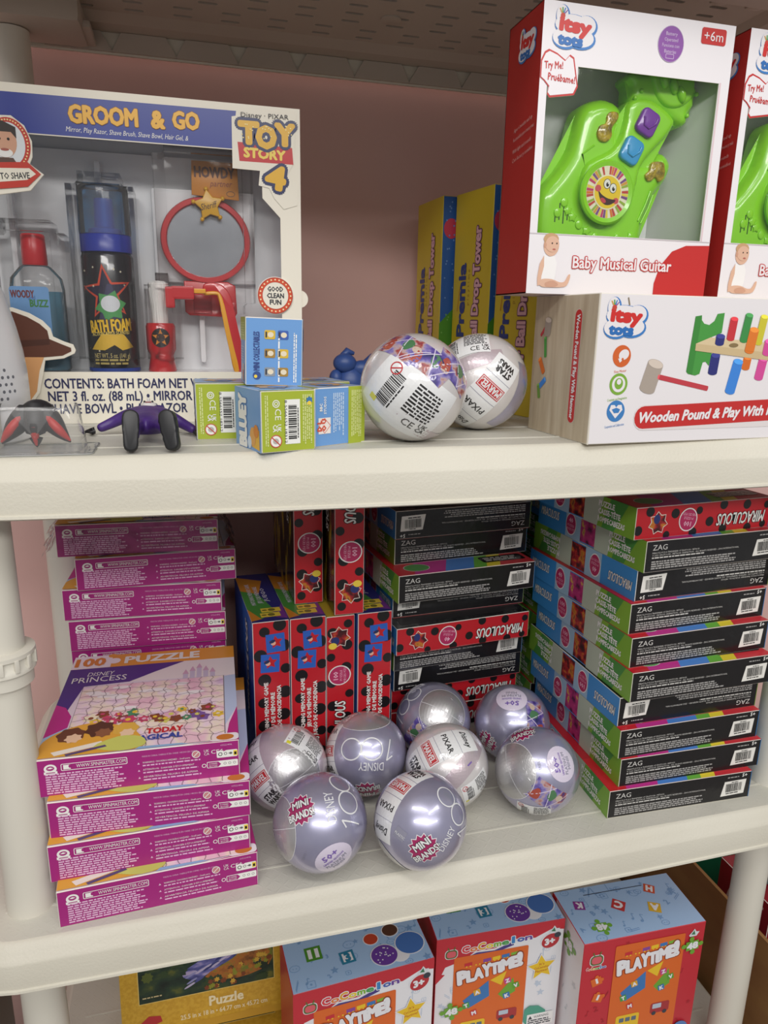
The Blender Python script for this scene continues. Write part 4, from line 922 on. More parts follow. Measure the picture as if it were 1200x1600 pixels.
m = MB(); CAPB = film_mat('translucent_blue_cap', .1, 20, .1, .9, (.30, .60, .84, 1)); m.lathe([(.0232, .1268), (.0236, .130), (.0228, .1660), (.0220, .1690), (.0200, .1702), (0, .1704)], CAPB, n=40); m.build('cap', t)
m = MB(); m.lathe([(.0150, .1270), (.0150, .1320), (.0095, .1340), (.0085, .1590), (.0, .1595)], C('#3550b0', .35), n=28); m.build('nozzle', t)
t = put_in('gel_bottle', -.3742, YI, 'clear flat bottle of blue gel with a red cap, inside the window carton', 'bottle')
m = MB(); BL = C('#1f8fb0', .12, trans=.45, ior=1.35)
def flat_bottle(m, prof, mat, sy=.6, n=36):
    vs = []; fs = []
    for r, z in prof:
        for i in range(n): a = 2*pi*i/n; q = 2.6; cx = abs(cos(a))**(2/q)*(1 if cos(a) > 0 else -1); sn = abs(sin(a))**(2/q)*(1 if sin(a) > 0 else -1); vs.append((r*cx, r*sy*sn, z))
    for j in range(len(prof)-1):
        for i in range(n): fs.append((j*n+i, j*n+(i+1) % n, (j+1)*n+(i+1) % n, (j+1)*n+i))
    fs += [tuple(range(n-1, -1, -1)), tuple((len(prof)-1)*n+i for i in range(n))]; m.add(vs, fs, mat, True)
flat_bottle(m, [(.0225, 0), (.0245, .003), (.0240, .076), (.0225, .086), (.0140, .096), (.0100, .0985)], film_mat('clear_bottle_plastic', .05, 10, .08, .9)); m.build('bottle_body', t)
m = MB(); flat_bottle(m, [(.0218, .0012), (.0238, .0040), (.0232, .074)], BL, .58); m.build('blue_gel', t)
m = MB(); p = Print(m, (0, -.0150, 0), (1, 0, 0), (0, 0, 1), (0, -1, 0)); p.poly(rrect(-.022, .018, .034, .060, .003), C('#79a9dc', .3), 1); p.text('WOODY', -.0210, .068, .0065, C('#7a2a2a'), 3, 0, .06, w=.020); p.text('and', -.006, .066, .0035, C('#3a6ab0'), 3, .1, w=.006); p.text('BUZZ', -.0050, .0600, .0062, C('#3f8a3c'), 3, 0, .05, w=.0155)
p.poly(starpts(-.008, .038, .012, .008, 7, .2), C('#5f8f5a'), 2); p.ell(-.014, .044, .005, .006, C('#6b4630'), 3); p.rect(-.021, .019, .032, .008, C('#e7e3d6'), 2); p.text('HAIR GEL', -.0195, .0205, .0045, C('#2d5590'), 3, 0, .03, w=.02); m.build('front_label', t)
m = MB(); m.lathe([(.0105, .0975), (.0112, .0990), (.0104, .1240), (.0095, .1252), (0, .1253)], C('#c92730', .3), n=32)
m.build('cap', t)
t = put_in('shave_brush', -.2645, YI, 'small red toy shaving brush with white bristles, inside the window carton', 'brush')
m = MB(); RP = C('#c4242a', .28, coat=.5); m.lathe([(.0132, 0), (.0138, .001), (.0112, .0155), (.0125, .0185), (.0140, .0215), (.0142, .0440), (.0125, .0470), (0, .0472)], RP, n=36); m.build('handle', t)
m = MB()
m.lathe([(.0078, .0468), (.0080, .060), (.0098, .082), (.0094, .0850), (.006, .0870), (0, .0875)], noise_mat('white_bristles', [(.3, '#e2dfdb'), (.7, '#f4f2ee')], 300, .6, bump=.8, bscale=500, stretch=(1, 1, .06)), n=32); m.build('bristles', t)
m = MB(); c = Cyl(m, .0142); cpoly(c, ellipse(0, .033, .0092, .0092), C('#23191a'), 1); cpoly(c, starpts(0, .033, .0085, .0036, 5), C('#d9862e'), 2); cpoly(c, ellipse(0, .033, .0040, .0040), C('#3a2620'), 3); m.build('star_emblem', t)
# hand mirror held on the tray back
mc = (-.2163, .187, .5905); t = thing('toy_mirror', (mc[0], .187, .5170), 'round red toy hand mirror with a star badge, inside the window carton', 'mirror'); dz = mc[2]-.5170
m = MB(); R1, R2 = .0440, .0375
pr = [(R2, -.003), (R2+.001, -.0045), (R1-.001, -.0045), (R1, -.003), (R1, .004), (R2, .004), (R2, -.003)]
n = 56; vs = []; fs = []
for r, y in pr[:-1]:
    for i in range(n): a = 2*pi*i/n; vs.append((r*cos(a), y, dz+r*.93*sin(a)))
for j in range(6):
    for i in range(n): fs.append((j*n+i, j*n+(i+1) % n, ((j+1) % 6)*n+(i+1) % n, ((j+1) % 6)*n+i))
m.add(vs, fs, RP, True); m.build('frame', t)
m = MB(); m.add([(.038*cos(2*pi*i/48), -.001, dz+.0355*sin(2*pi*i/48)) for i in range(48)], [list(range(48))], noise_mat('dull_toy_mirror', [(.3, '#a3a6ad'), (.7, '#b9bcc2')], 20, .2, metal=.8)); m.build('mirror_face', t)
m = MB()
m.slab([(-.0235, .0345), (-.0235, .0045), (-.019, .001), (.026, -.0005), (.0285, .004), (.0275, .0310), (.020, .0345)], -.003, .004, RP, .0012, 2); m.box((.0195, -.0045, .008), (.014, .004, .013), RP, .001); m.box((-.006, -.0035, .012), (.018, .003, .018), C('#a81d26', .3), .001)
m.build('handle', t)
m = MB(); m.slab([(-.012, .115), (.0335, .112), (.0325, .146), (-.011, .146)], -.0075, -.006, C('#cf8a3e', .4), .0003, 1, False); m.slab(starpts(.004, .106, .0150, .0085, 5, pi/2+.15), -.0105, -.0075, C('#d9a527', .3), .0008, 2)
p = Print(m, (0, -.0076, 0), (1, 0, 0), (0, 0, 1), (0, -1, 0)); p.text('HOWDY', -.0085, .1315, .0092, C('#5a2a1a'), 2, .01, .05, w=.038); p.text('partner', .0055, .1235, .0055, C('#8a3a22'), 2, .02, .0, .3, w=.022); p.ring(.0255, .1175, .0042, .0005, C('#5a3a1a'), 2, 20, ry=.0026)
p = Print(m, (0, -.0106, 0), (1, 0, 0), (0, 0, 1), (0, -1, 0)); p.text('Sheriff', .004, .1055, .0058, C('#4a2a14'), 2, .25, .01, .3, w=.0165, c=True);
for k in range(5): a = pi/2+.15+2*pi*k/5; m.ball((.004+.0150*cos(a), -.009, .106+.0150*sin(a)), .0022, C('#d9a527', .3), seg=10)
m.build('badge', t)
t = put_in('toy_razor', -.2085, .160, 'red and yellow toy razor leaning in the window carton in front of the mirror', 'razor')
pth = [(-.012, .080), (.0005, .0805), (.0065, .074), (.0095, .060), (.0125, .042), (.0165, .022), (.0205, .002)]
def ribbon(m, off, w0, w1, y0, y1, mat):
    L = []; Rr = []
    for i, (x, z) in enumerate(pth):
        a = Vector(pth[min(i+1, len(pth)-1)])-Vector(pth[max(i-1, 0)]); nrm = Vector((-a.y, a.x)).normalized(); ww = w0+(w1-w0)*i/(len(pth)-1)
        L.append((x+nrm.x*(off+ww), z+nrm.y*(off+ww))); Rr.append((x+nrm.x*(off-ww), z+nrm.y*(off-ww)))
    m.slab(smooth_outline(L+Rr[::-1], 3), y0, y1, mat, .0012, 2)
m = MB(); ribbon(m, .0012, .0040, .0062, -.004, .005, RP); m.build('handle', t)
m = MB(); ribbon(m, -.0040, .0016, .0026, -.0046, .003, C('#e8a52c', .3)); m.build('grip_strip', t)
m = MB(); m.box((-.0330, 0, .0760), (.022, .020, .0125), RP, .002); m.box((-.0450, 0, .0715), (.009, .020, .0200), RP, .002); m.box((-.021, -.002, .078), (.020, .012, .0045), C('#e8a52c', .3), .001); m.build('head', t)

# ---------------------------------------------------------------- white battery toy and small figures
t = thing('white_toy', (-.4226, .05, US), 'white egg-shaped plastic toy with a speaker grille, left edge of upper shelf', 'toy')
WP = C('#e6e6e8', .32, coat=.3)
m = MB(); m.lathe([(.0520, 0), (.0545, .002), (.0545, .0240), (.0530, .0255), (.0530, .0265), (.0548, .0280), (.0550, .0400), (.0547, .055), (.0532, .072), (.0500, .090), (.0432, .1176), (.0330, .140), (.0220, .153), (.0100, .160), (0, .162)], WP, n=64); m.build('body', t)
def egg(a, z): # point on the egg facing
    prof = [(.0545, .002), (.0545, .024), (.0550, .040), (.0547, .055), (.0532, .072), (.0500, .090), (.0432, .1176)]
    for (r0, z0), (r1, z1) in zip(prof[:-1], prof[1:]):
        if z0 <= z <= z1: r = r0+(r1-r0)*(z-z0)/(z1-z0); return Vector((r*sin(a), -r*cos(a), z)), Vector((sin(a), -cos(a), (r0-r1)/(z1-z0))).normalized()
m = MB(); DK = C('#6f7178', .5)
for a, z in [(.78+.10*i+.05*(j % 2), .036+.0055*j) for j in range(5) for i in range(4) if not (j in (0, 4) and i in (0, 3))]:
    q, nn = egg(a, z); m.lathe([(.0013, 0), (.0013, .0002)], DK, q-nn*.0001, 10, nn, False)
m.build('speaker_grille', t)
m = MB(); q, nn = egg(.50, .036); m.box((0, 0, 0), (.013, .003, .0075), C('#d9d9dc', .4), .0008, Matrix.Translation(q) @ Matrix.Rotation(.50, 4, 'Z')); m.box((.001, -.0013, 0), (.0075, .003, .0045), C('#c8352b', .35), .0006, Matrix.Translation(q) @ Matrix.Rotation(.50, 4, 'Z')); m.build('switch', t)
for a, z, r in ((.58, .090, .0028), (.62, .0075, .0026), (.95, .018, .0012)):
    m = MB(); q, nn = egg(a, z); m.lathe([(r, 0), (r, .0004), (r*.7, .0004), (r*.6, -.0004), (0, -.0004)], C('#c4c5ca', .4), q, 18, nn); m.build('screw_hole', t)
t = thing('blister_shell', (-.3515, -.0115, US), 'clear plastic blister shell on the upper shelf with a black and red toy', 'blister pack')
m = MB(); CL = film_mat('clear_shell_plastic', .15, 40, .06, .92)
def fr(hw, hd, z, r=.006): return [(x, y, z) for x, y in rrect(-hw, -hd, hw*2, hd*2, r, 5)]
R_ = [fr(.0405, .0270, .0012), fr(.0395, .0265, .0012), fr(.0320, .0195, .0018), fr(.0312, .0188, .010), fr(.0290, .0170, .030), fr(.0275, .0155, .0345)]
n = len(R_[0]); m.add([p for r in R_ for p in r], [(j*n+i, j*n+(i+1) % n, (j+1)*n+(i+1) % n, (j+1)*n+i) for j in range(len(R_)-1) for i in range(n)], CL, True)
m.add([(0, -.0170, .012), (-.017, -.0176, .0340), (.017, -.0176, .0340)], [(0, 1, 2)], CL); m.build('clear_shell', t)
m = MB(); m.add(fr(.0405, .0270, .0004)+fr(.0405, .0270, .0012), [list(range(n-1, -1, -1))]+[(i, (i+1) % n, n+(i+1) % n, n+i) for i in range(n)]+[list(range(n, 2*n))], film_mat('hazy_rim_plastic', .2, 30, .15, .55, (.85, .9, .86, 1))); m.build('rim', t)
t = thing('spiky_toy', (-.3515, -.0085, US+.0014), 'small black toy with red striped spikes sitting in the clear blister shell', 'toy figure')
BT = C('#1e1d20', .45); RS = C('#c0302e', .45)
m = MB(); m.ball((0, .002, .024), .0135, BT, (1, .9, .95)); m.build('body', t)
for x0, z0, x1, z1, r in ((0, .030, .0, .003, .0105), (-.006, .028, -.0235, .006, .0085), (.006, .028, .0235, .006, .0085)):
    m = MB(); a = Vector((x0, -.005, z0)); b_ = Vector((x1, -.0135, z1)); pts = [a.lerp(b_, k/8)+Vector((0, -.004*sin(pi*k/8), 0)) for k in range(9)]
    m.tube(pts, [r*(.85+.3*sin(pi*k/8))*(1-k/8)**.7+.0006 for k in range(9)], BT, 14); sp = m.build('spike', t)
    m = MB(); m.tube([p+Vector((0, -.0052*(1-k/8)-.0006*k/8-.0012, .0015)) for k, p in enumerate(pts)][0:], [.0032*(sin(pi*(k+.6)/9))+.0004 for k in range(9)], RS, 10); m.build('red_stripe', sp)
# purple figure on its back, soles to the aisle
t = thing('toy_figure', (-.2755, .010, US), 'small toy figure in a purple suit lying on its back with black soles facing out', 'toy figure')
VIO = noise_mat('violet_suit', [(.3, '#3d2468'), (.7, '#4a2d7c')], 60, .42, bump=.2, bscale=120); BTS = C('#1d1d20', .4)
def skin(name, joints, edges, mat, parent, sub=2):
    me = bpy.data.meshes.new(name); me.from_pydata([j[:3] for j in joints], edges, []); o = bpy.data.objects.new(name, me); COL.objects.link(o)
    s_ = o.modifiers.new('skin', 'SKIN'); s_.use_smooth_shade = True
    for i, j in enumerate(joints): me.skin_vertices[0].data[i].radius = (j[3], j[4] if len(j) > 4 else j[3])
    me.skin_vertices[0].data[0].use_root = True
    su = o.modifiers.new('sub', 'SUBSURF'); su.levels = sub; su.render_levels = sub
    dg = bpy.context.evaluated_depsgraph_get(); m2 = bpy.data.meshes.new_from_object(o.evaluated_get(dg)); bpy.data.objects.remove(o)
    m2.materials.clear(); m2.materials.append(mat)
    for p in m2.polygons: p.use_smooth = True
    o = bpy.data.objects.new(name, m2); COL.objects.link(o); o.parent = parent; return o
J = [(0, .012, .012, .0115, .0095), (0, .026, .014, .0105, .0085), (0, .042, .0165, .0150, .0105), (0, .052, .0165, .0085, .0075), (0, .060, .016, .0050),
     (-.0075, .002, .0125, .0078), (-.0085, -.018, .014, .0062), (-.0075, -.040, .0105, .0055), (.0075, .002, .0125, .0078), (.0155, -.018, .0145, .0062), (.0210, -.040, .0115, .0055),
     (-.0165, .048, .0155, .0062), (-.0300, .050, .0095, .0050), (-.0425, .046, .0050, .0040), (.0165, .047, .0150, .0062), (.0290, .040, .0090, .0050), (.0395, .027, .0048, .0040)]
E_ = [(0, 1), (1, 2), (2, 3), (3, 4), (0, 5), (5, 6), (6, 7), (0, 8), (8, 9), (9, 10), (2, 11), (11, 12), (12, 13), (2, 14), (14, 15), (15, 16)]
J = [(j[0], j[1], j[2]*1.14, *j[3:]) if i not in (7, 10) else j for i, j in enumerate(J)]; skin('body', J, E_, VIO, t)
m = MB(); m.ball((0, .069, .0180), .0100, C('#dcd9d6', .45), (.85, 1.05, .95), 24); m.ball((0, .069, .0285), .0022, C('#dcd9d6', .45), (.6, 1.0, .9), 12); m.ball((-.0088, .069, .018), .0022, C('#dcd9d6', .45), (.5, 1, 1.2), 12); m.ball((.0088, .069, .018), .0022, C('#dcd9d6', .45), (.5, 1, 1.2), 12)
m.ball((-.0034, .0665, .0270), .0010, BLACK, seg=8); m.ball((.0034, .0665, .0270), .0010, BLACK, seg=8); m.box((0, .0640, .0268), (.005, .0008, .0008), C('#8a3a3a')); m.build('head', t)
for x, rz in ((-.0085, .06), (.0215, -.22)):
    m = MB(); o_ = [(-.0052, -.006), (-.0060, .004), (-.0068, .014), (-.0058, .0225), (0, .0255), (.0058, .0225), (.0068, .014), (.0060, .004), (.0052, -.006), (.0, -.0088)]
    m.slab(smooth_outline(o_, 4), -.006, .003, BTS, .0018, 3)
    o = m.build('boot', t); o.location = (x, -.0445, .0090); o.rotation_euler = (-.22, rz*.9, rz); o.scale = (.92, .92, .92)
for (x, y, sx, a0) in ((-.0425, .046, -1, 2.9), (.0395, .027, 1, -.55)):
    jj = [(x, y, .0050, .0036, .0030), (x+.005*cos(a0), y+.005*sin(a0), .0042, .0040, .0024)]; ee = [(0, 1)]
    for q, (da, ln) in enumerate(((-.42, .0062), (-.14, .0078), (.12, .0078), (.38, .0066))):
        k = len(jj); a = a0+da; b1 = jj[1]
        jj += [(b1[0]+ln*.55*cos(a), b1[1]+ln*.55*sin(a), .0040, .0012), (b1[0]+ln*cos(a), b1[1]+ln*sin(a), .0024, .0010)]; ee += [(1, k), (k, k+1)]
    k = len(jj); a = a0-1.15*sx; jj += [(x+.0045*cos(a), y+.0045*sin(a), .0045, .0013), (x+.0075*cos(a+.4*sx), y+.0075*sin(a+.4*sx), .0035, .0011)]; ee += [(0, k), (k, k+1)]
    skin('hand', jj, ee, BTS, t, 1)
t = thing('blue_toy', (-.0560, .235, US), 'small dark blue toy animal behind the blind boxes, by the back wall', 'toy figure')
BLT = C('#34508f', .4)
m = MB(); m.ball((0, 0, .030), .019, BLT, (1, .8, 1.1)); m.ball((-.008, -.004, .053), .0125, BLT, (1.1, .9, .9)); m.ball((.013, -.003, .047), .012, BLT, (1.2, .8, .8)); m.ball((-.019, -.006, .036), .0085, BLT, (.9, 1, 1.2)); m.ball((.020, -.004, .030), .0095, BLT, (1, 1, 1.3)); m.ball((0, 0, .0075), .0115, BLT, (1.6, 1, .7)); m.build('body', t)
m = MB(); m.tube([(.016, 0, .052), (.026, .001, .0585), (.031, .002, .056)], [.004, .006, .002], BLT); m.tube([(-.012, 0, .060), (-.004, .001, .066), (.004, .002, .064)], [.003, .005, .002], BLT); m.build('ears', t)

# ---------------------------------------------------------------- blind boxes with a lime end
DB = (.0455, .053, .0475)
LIMEB = C('#a9b83a', .3); BLU = C('#6f9fd8', .32); WB = C('#f2f2ee', .35)
def make_blind():
    w_, d, h = DB
    mb, F = carton(w_, d, h, dict(front=LIMEB, back=BLU, left=BLU, right=BLU, top=C('#86a9d2', .3), bottom=BLU))
    f = F['front']
    f.rect(.0200, .0060, .0125, .0345, WB, 2); f.barcode(.0320, .0065, .0335, .0110, 3, pi/2, None)
    f.text('8 5566152 18312', .0195, .0400, .0020, BLACK, 3, -pi/2, w=.033)
    f.text('CE', .0115, .0335, .0050, WB, 2, -pi/2, w=.0085); f.ring(.0125, .0375, .0030, .0007, WB, 2, 18); f.ring(.0125, .0375, .0016, .0006, WB, 2, 14); f.text('UK', .0130, .0215, .0034, WB, 2, -pi/2, .03, w=.0055); f.text('CA', .0096, .0215, .0034, WB, 2, -pi/2, .03, w=.0055)
    f.ell(.0118, .0088, .0050, .0050, WB, 2, n=24); f.ring(.0118, .0088, .0050, .0007, C('#c9463c'), 3, 24); f.ell(.0118, .0088, .0024, .0022, C('#b8b4b0'), 3); f.rect(.0075, .0084, .0086, .0008, C('#c9463c'), 4, -.75)
    f.lines(.0030, .0440, .040, .0032, 2, C('#d9e09a'), 2, rot=-pi/2); f.lines(.0345, .0440, .040, .0085, 5, C('#d9e09a'), 2, rot=-pi/2); f.poly(starpts(.0405, .0395, .0030, .0022, 6), C('#3e78b0'), 3); f.ell(.0405, .0372, .0018, .0016, YEL, 4)
    l = F['left']; l.poly([(0, 0), (d, 0), (d, h), (0, h)], C('#7ba6d8', .3), 1); l.text('BLUEY', .024, .0020, .0150, WB, 4, pi/2, .10, w=.040, out=C('#5a87bf'), ow=.05)
    l.poly([(.034, .003), (.050, .0015), (.050, .017), (.040, .019)], C('#e8b640'), 3); l.ell(.037, .011, .006, .0075, C('#e3a85a'), 4); l.ell(.044, .016, .005, .005, C('#d98a3a'), 5); l.ell(.030, .006, .004, .005, C('#cfe0f2'), 4)
    r = F['right']; r.rect(d*.66, 0, d*.34, h, LIMEB, 1); r.lines(.038, .0445, .041, .0115, 6, C('#d9e09a'), 2, rot=-pi/2)
    r.rect(.0035, .0105, .0125, .0130, C('#f3e9e2'), 2); r.ring(.00975, .017, .0063, .0006, C('#d9583f'), 3, 4)
    for q, (ch, x, y) in enumerate((('L', .0065, .0190), ('U', .0110, .0190), ('D', .0065, .0130), ('O', .0110, .0130))): r.text(ch, x, y, .0040, C('#d9583f'), 4, pi/2 if q % 2 else pi/2, .08)
    r.text('STUDIOS', .0115, .0265, .0024, WB, 3, pi/2, .03, w=.014); r.text('BBC', .0075, .0290, .0026, WB, 3, pi/2, .04, w=.006); r.lines(.0185, .0430, .038, .0120, 6, C('#c6daf0'), 2, rot=-pi/2, ragged=.4)
    b = F['bottom']; bb = Print(mb, b.O, b.U, b.V, b.N); L_ = b
    for i in range(3):
        for j in range(2):
            x, y = (.0215 if j else .0110)+.001, .042-.0145*i; col = (('#a9843a', '#8f97a0'), ('#d9b53a', '#a9843a'), ('#3c5fae', '#d9b53a'))[i][j]
            L_.poly(rrect(x-.0005, y-.0035, .0085, .0070, .0012), C(col), 2); L_.ell(x+.0032, y, .0024, .0021, C('#e6d9bd'), 3); L_.rect(x+.0060, y-.0022, .0013, .0045, C('#3a3a40'), 3)
    L_.lines(.0180, .0500, .042, .0022, 1, WB, 2, rot=-pi/2); L_.lines(.0045, .0500, .044, .0032, 2, WB, 2, rot=-pi/2); L_.text('MINI COLLECTABLES', .0345, .0410, .0046, C('#3b4f8c', .35), 3, -pi/2, .05, w=.030); L_.ell(.0365, .0450, .0032, .0032, C('#33508f'), 3); L_.ell(.0375, .0458, .0013, .0013, YEL, 4)
    t = F['top']; t.poly(starpts(.022, .03, .016, .011, 9), C('#c9a06a', .3), 2); t.ell(.025, .026, .008, .007, C('#5f86bd'), 3); t.rect(0, 0, w_, .004, LIMEB, 2)
    return mb.build('blind_box')
bb = make_blind(); NB = 'small blue and lime blind boxes'
BBX = [((-.2352, .0210), 0.5, US, '', 'blue and lime blind box with a barcode, behind and left of the front one'),
       ((-.1882, -.0534), 17.0, US, '', 'frontmost lime blind box with a barcode, leaning out over the shelf edge'),
       ((-.1440, .0260), 14, US, '', 'blind box behind the others with only its lime top edge showing')]
for k, (a, yaw, z, fl, lab) in enumerate(BBX):
    o = bb if k == 0 else dup(bb); tag(o, lab, 'blind box', NB); seat(o, a, yaw, DB, z, fl)
o = dup(bb); tag(o, 'blind box turned blue side out with a small orange logo square, beside the front ball', 'blind box', NB)
# its long side (local right) faces the aisle
yw = radians(28); a = Vector((-.1435, -.0320, US)); R = Matrix.Rotation(yw, 3, 'Z')
o.matrix_world = Matrix.Translation(a+R @ Vector((DB[1]/2, DB[0]/2, 0))) @ Matrix.Rotation(yw-pi/2, 4, 'Z')
o = dup(bb); tag(o, 'blue blind box with a grid of six small pictures, balanced on the others', 'blind box', NB)
o.matrix_world = Matrix.Translation((-.1725, -.012, US+.0480+DB[1]/2)) @ Matrix.Rotation(radians(1.5), 4, 'Y') @ Matrix.Rotation(-pi/2, 4, 'X') @ Matrix.Rotation(pi, 4, 'Z')

# ---------------------------------------------------------------- tall yellow game cartons
DY = (.041, .088, .253)
YLW = C('#d9c22e', .32)
BDOT = C('#2f5fa8', .35)
def make_yellow():
    w_, d, h = DY
    mb, F = carton(w_, d, h, dict(front=BDOT, back=YLW, left=YLW, right=YLW, top=YLW, bottom=YLW), edge=YLW)
    f = F['front']; f.poly([(0, 0), (w_, 0), (w_, .105), (.02, .12), (0, .1)], C('#4f8f2f', .35), 1); f.ell(.012, .215, .010, .012, C('#c9405a', .35), 2)
    rr = random.Random(8)
    for k in range(60): x, y = rr.uniform(.003, w_-.003), rr.uniform(.005, h-.005); f.ell(x, y, .0011, .0011, C('#6f95cf') if y > .12 else C('#76ad52'), 3, n=8)
    l = F['left']
    l.text('Premia', .031, .085, .0170, C('#25418c', .35), 3, pi/2, .06, w=.086); l.text('p l a y t i m e', .041, .122, .0050, C('#b08a2a'), 3, pi/2, w=.042)
    l.poly([(.012, .115), (.016, .140), (.022, .152), (.017, .138), (.014, .115)], C('#c98a2a'), 3)
    l.text('Super Ball Drop Tower', .064, .026, .0150, C('#e8b9c6', .35), 5, pi/2, .05, w=.185, out=C('#6a3560', .35), ow=.07)
    return mb.build('game_carton')
gy_ = make_yellow(); NYB = 'tall yellow game cartons'
for k, (a, yaw, lab) in enumerate([((.0755, .306), 3, 'leftmost tall yellow game carton, standing furthest back by the pink wall'), ((.1040, .2135), 8.5, 'middle tall yellow game carton, its side bulging'), ((.1230, .1195), 9.5, 'tall yellow game carton squeezed behind the pounding toy carton')]):
    o = gy_ if k == 0 else dup(gy_); tag(o, lab, 'game carton', NYB); seat(o, a, yaw, DY, US)

# ---------------------------------------------------------------- wooden pounding toy carton
DW = (.34, .104, .1258)
WOODP = noise_mat('pale_wood_print', [(.3, '#b3a28a'), (.5, '#c3b49b'), (.7, '#cfc2ab')], 14, .4, stretch=(1, 9, .9), detail=4)
WHT = C('#ebe7ea', .35); REDB = C('#c5302f', .32)
def itsy(F, x, y, s, lay=3):
    # cloud logo with a tiny hand print
    bl = C('#3f7fc6', .35)
    for col, gw, L_ in ((bl, .0026, lay), (WHT, .0010, lay+1)):
        for (cx, cy, rx, ry) in ((.0075, .0065, .0105, .0065), (.0220, .0075, .0125, .0065), (.0140, .0165, .0155, .0072), (.0270, .0175, .0085, .0065), (.0040, .0230, .0048, .0070)):
            F.ell(x+s*(cx+(.0008 if L_ == lay else 0)), y+s*(cy-(.0008 if L_ == lay else 0)), s*(rx+gw*.7), s*(ry+gw*.7), col, L_, n=22)
    F.text('itsy', x+s*.0025, y+s*.0125, s*.0095, C('#d0312f', .35), lay+3, -.06, .11, w=s*.0285); F.text('tots', x+s*.0015, y+s*.0018, s*.0075, C('#2f6fb8', .35), lay+3, -.04, .10, w=s*.0225)
    F.ell(x+s*.0045, y+s*.0225, s*.0022, s*.0022, C('#c8453a'), lay+3)
    for k, col in enumerate(('#d9a03a', '#4f9f4a', '#3f7fc6', '#8a4a9a')): a = 2.1-k*.42; F.poly([(x+s*(.0045+.0022*cos(a)-.0006), y+s*(.0225+.0022*sin(a))), (x+s*(.0045+.0022*cos(a)+.0006), y+s*(.0225+.0022*sin(a))), (x+s*(.0045+.0062*cos(a)+.0005), y+s*(.0225+.0062*sin(a))), (x+s*(.0045+.0062*cos(a)-.0005), y+s*(.0225+.0062*sin(a)))], C(col), lay+3)
def peg(F, x0, y0, x1, y1, r, h, lay):
    dx, dy = x1-x0, y1-y0; L = sqrt(dx*dx+dy*dy); nx, ny = -dy/L*r, dx/L*r; a = math.atan2(dy, dx)
    F.poly([(x0+nx, y0+ny), (x0-nx, y0-ny), (x1-nx, y1-ny), (x1+nx, y1+ny)], C(h), lay); F.ell(x0, y0, r*.45, r, C(h), lay, a); F.ell(x1, y1, r*.45, r, C(h), lay, a)
    hh = '#'+''.join('%02x' % min(255, int(int(h[i:i+2], 16)*1.18+14)) for i in (1, 3, 5)); F.ell(x1, y1, r*.42, r*.95, C(hh), lay+1, a)
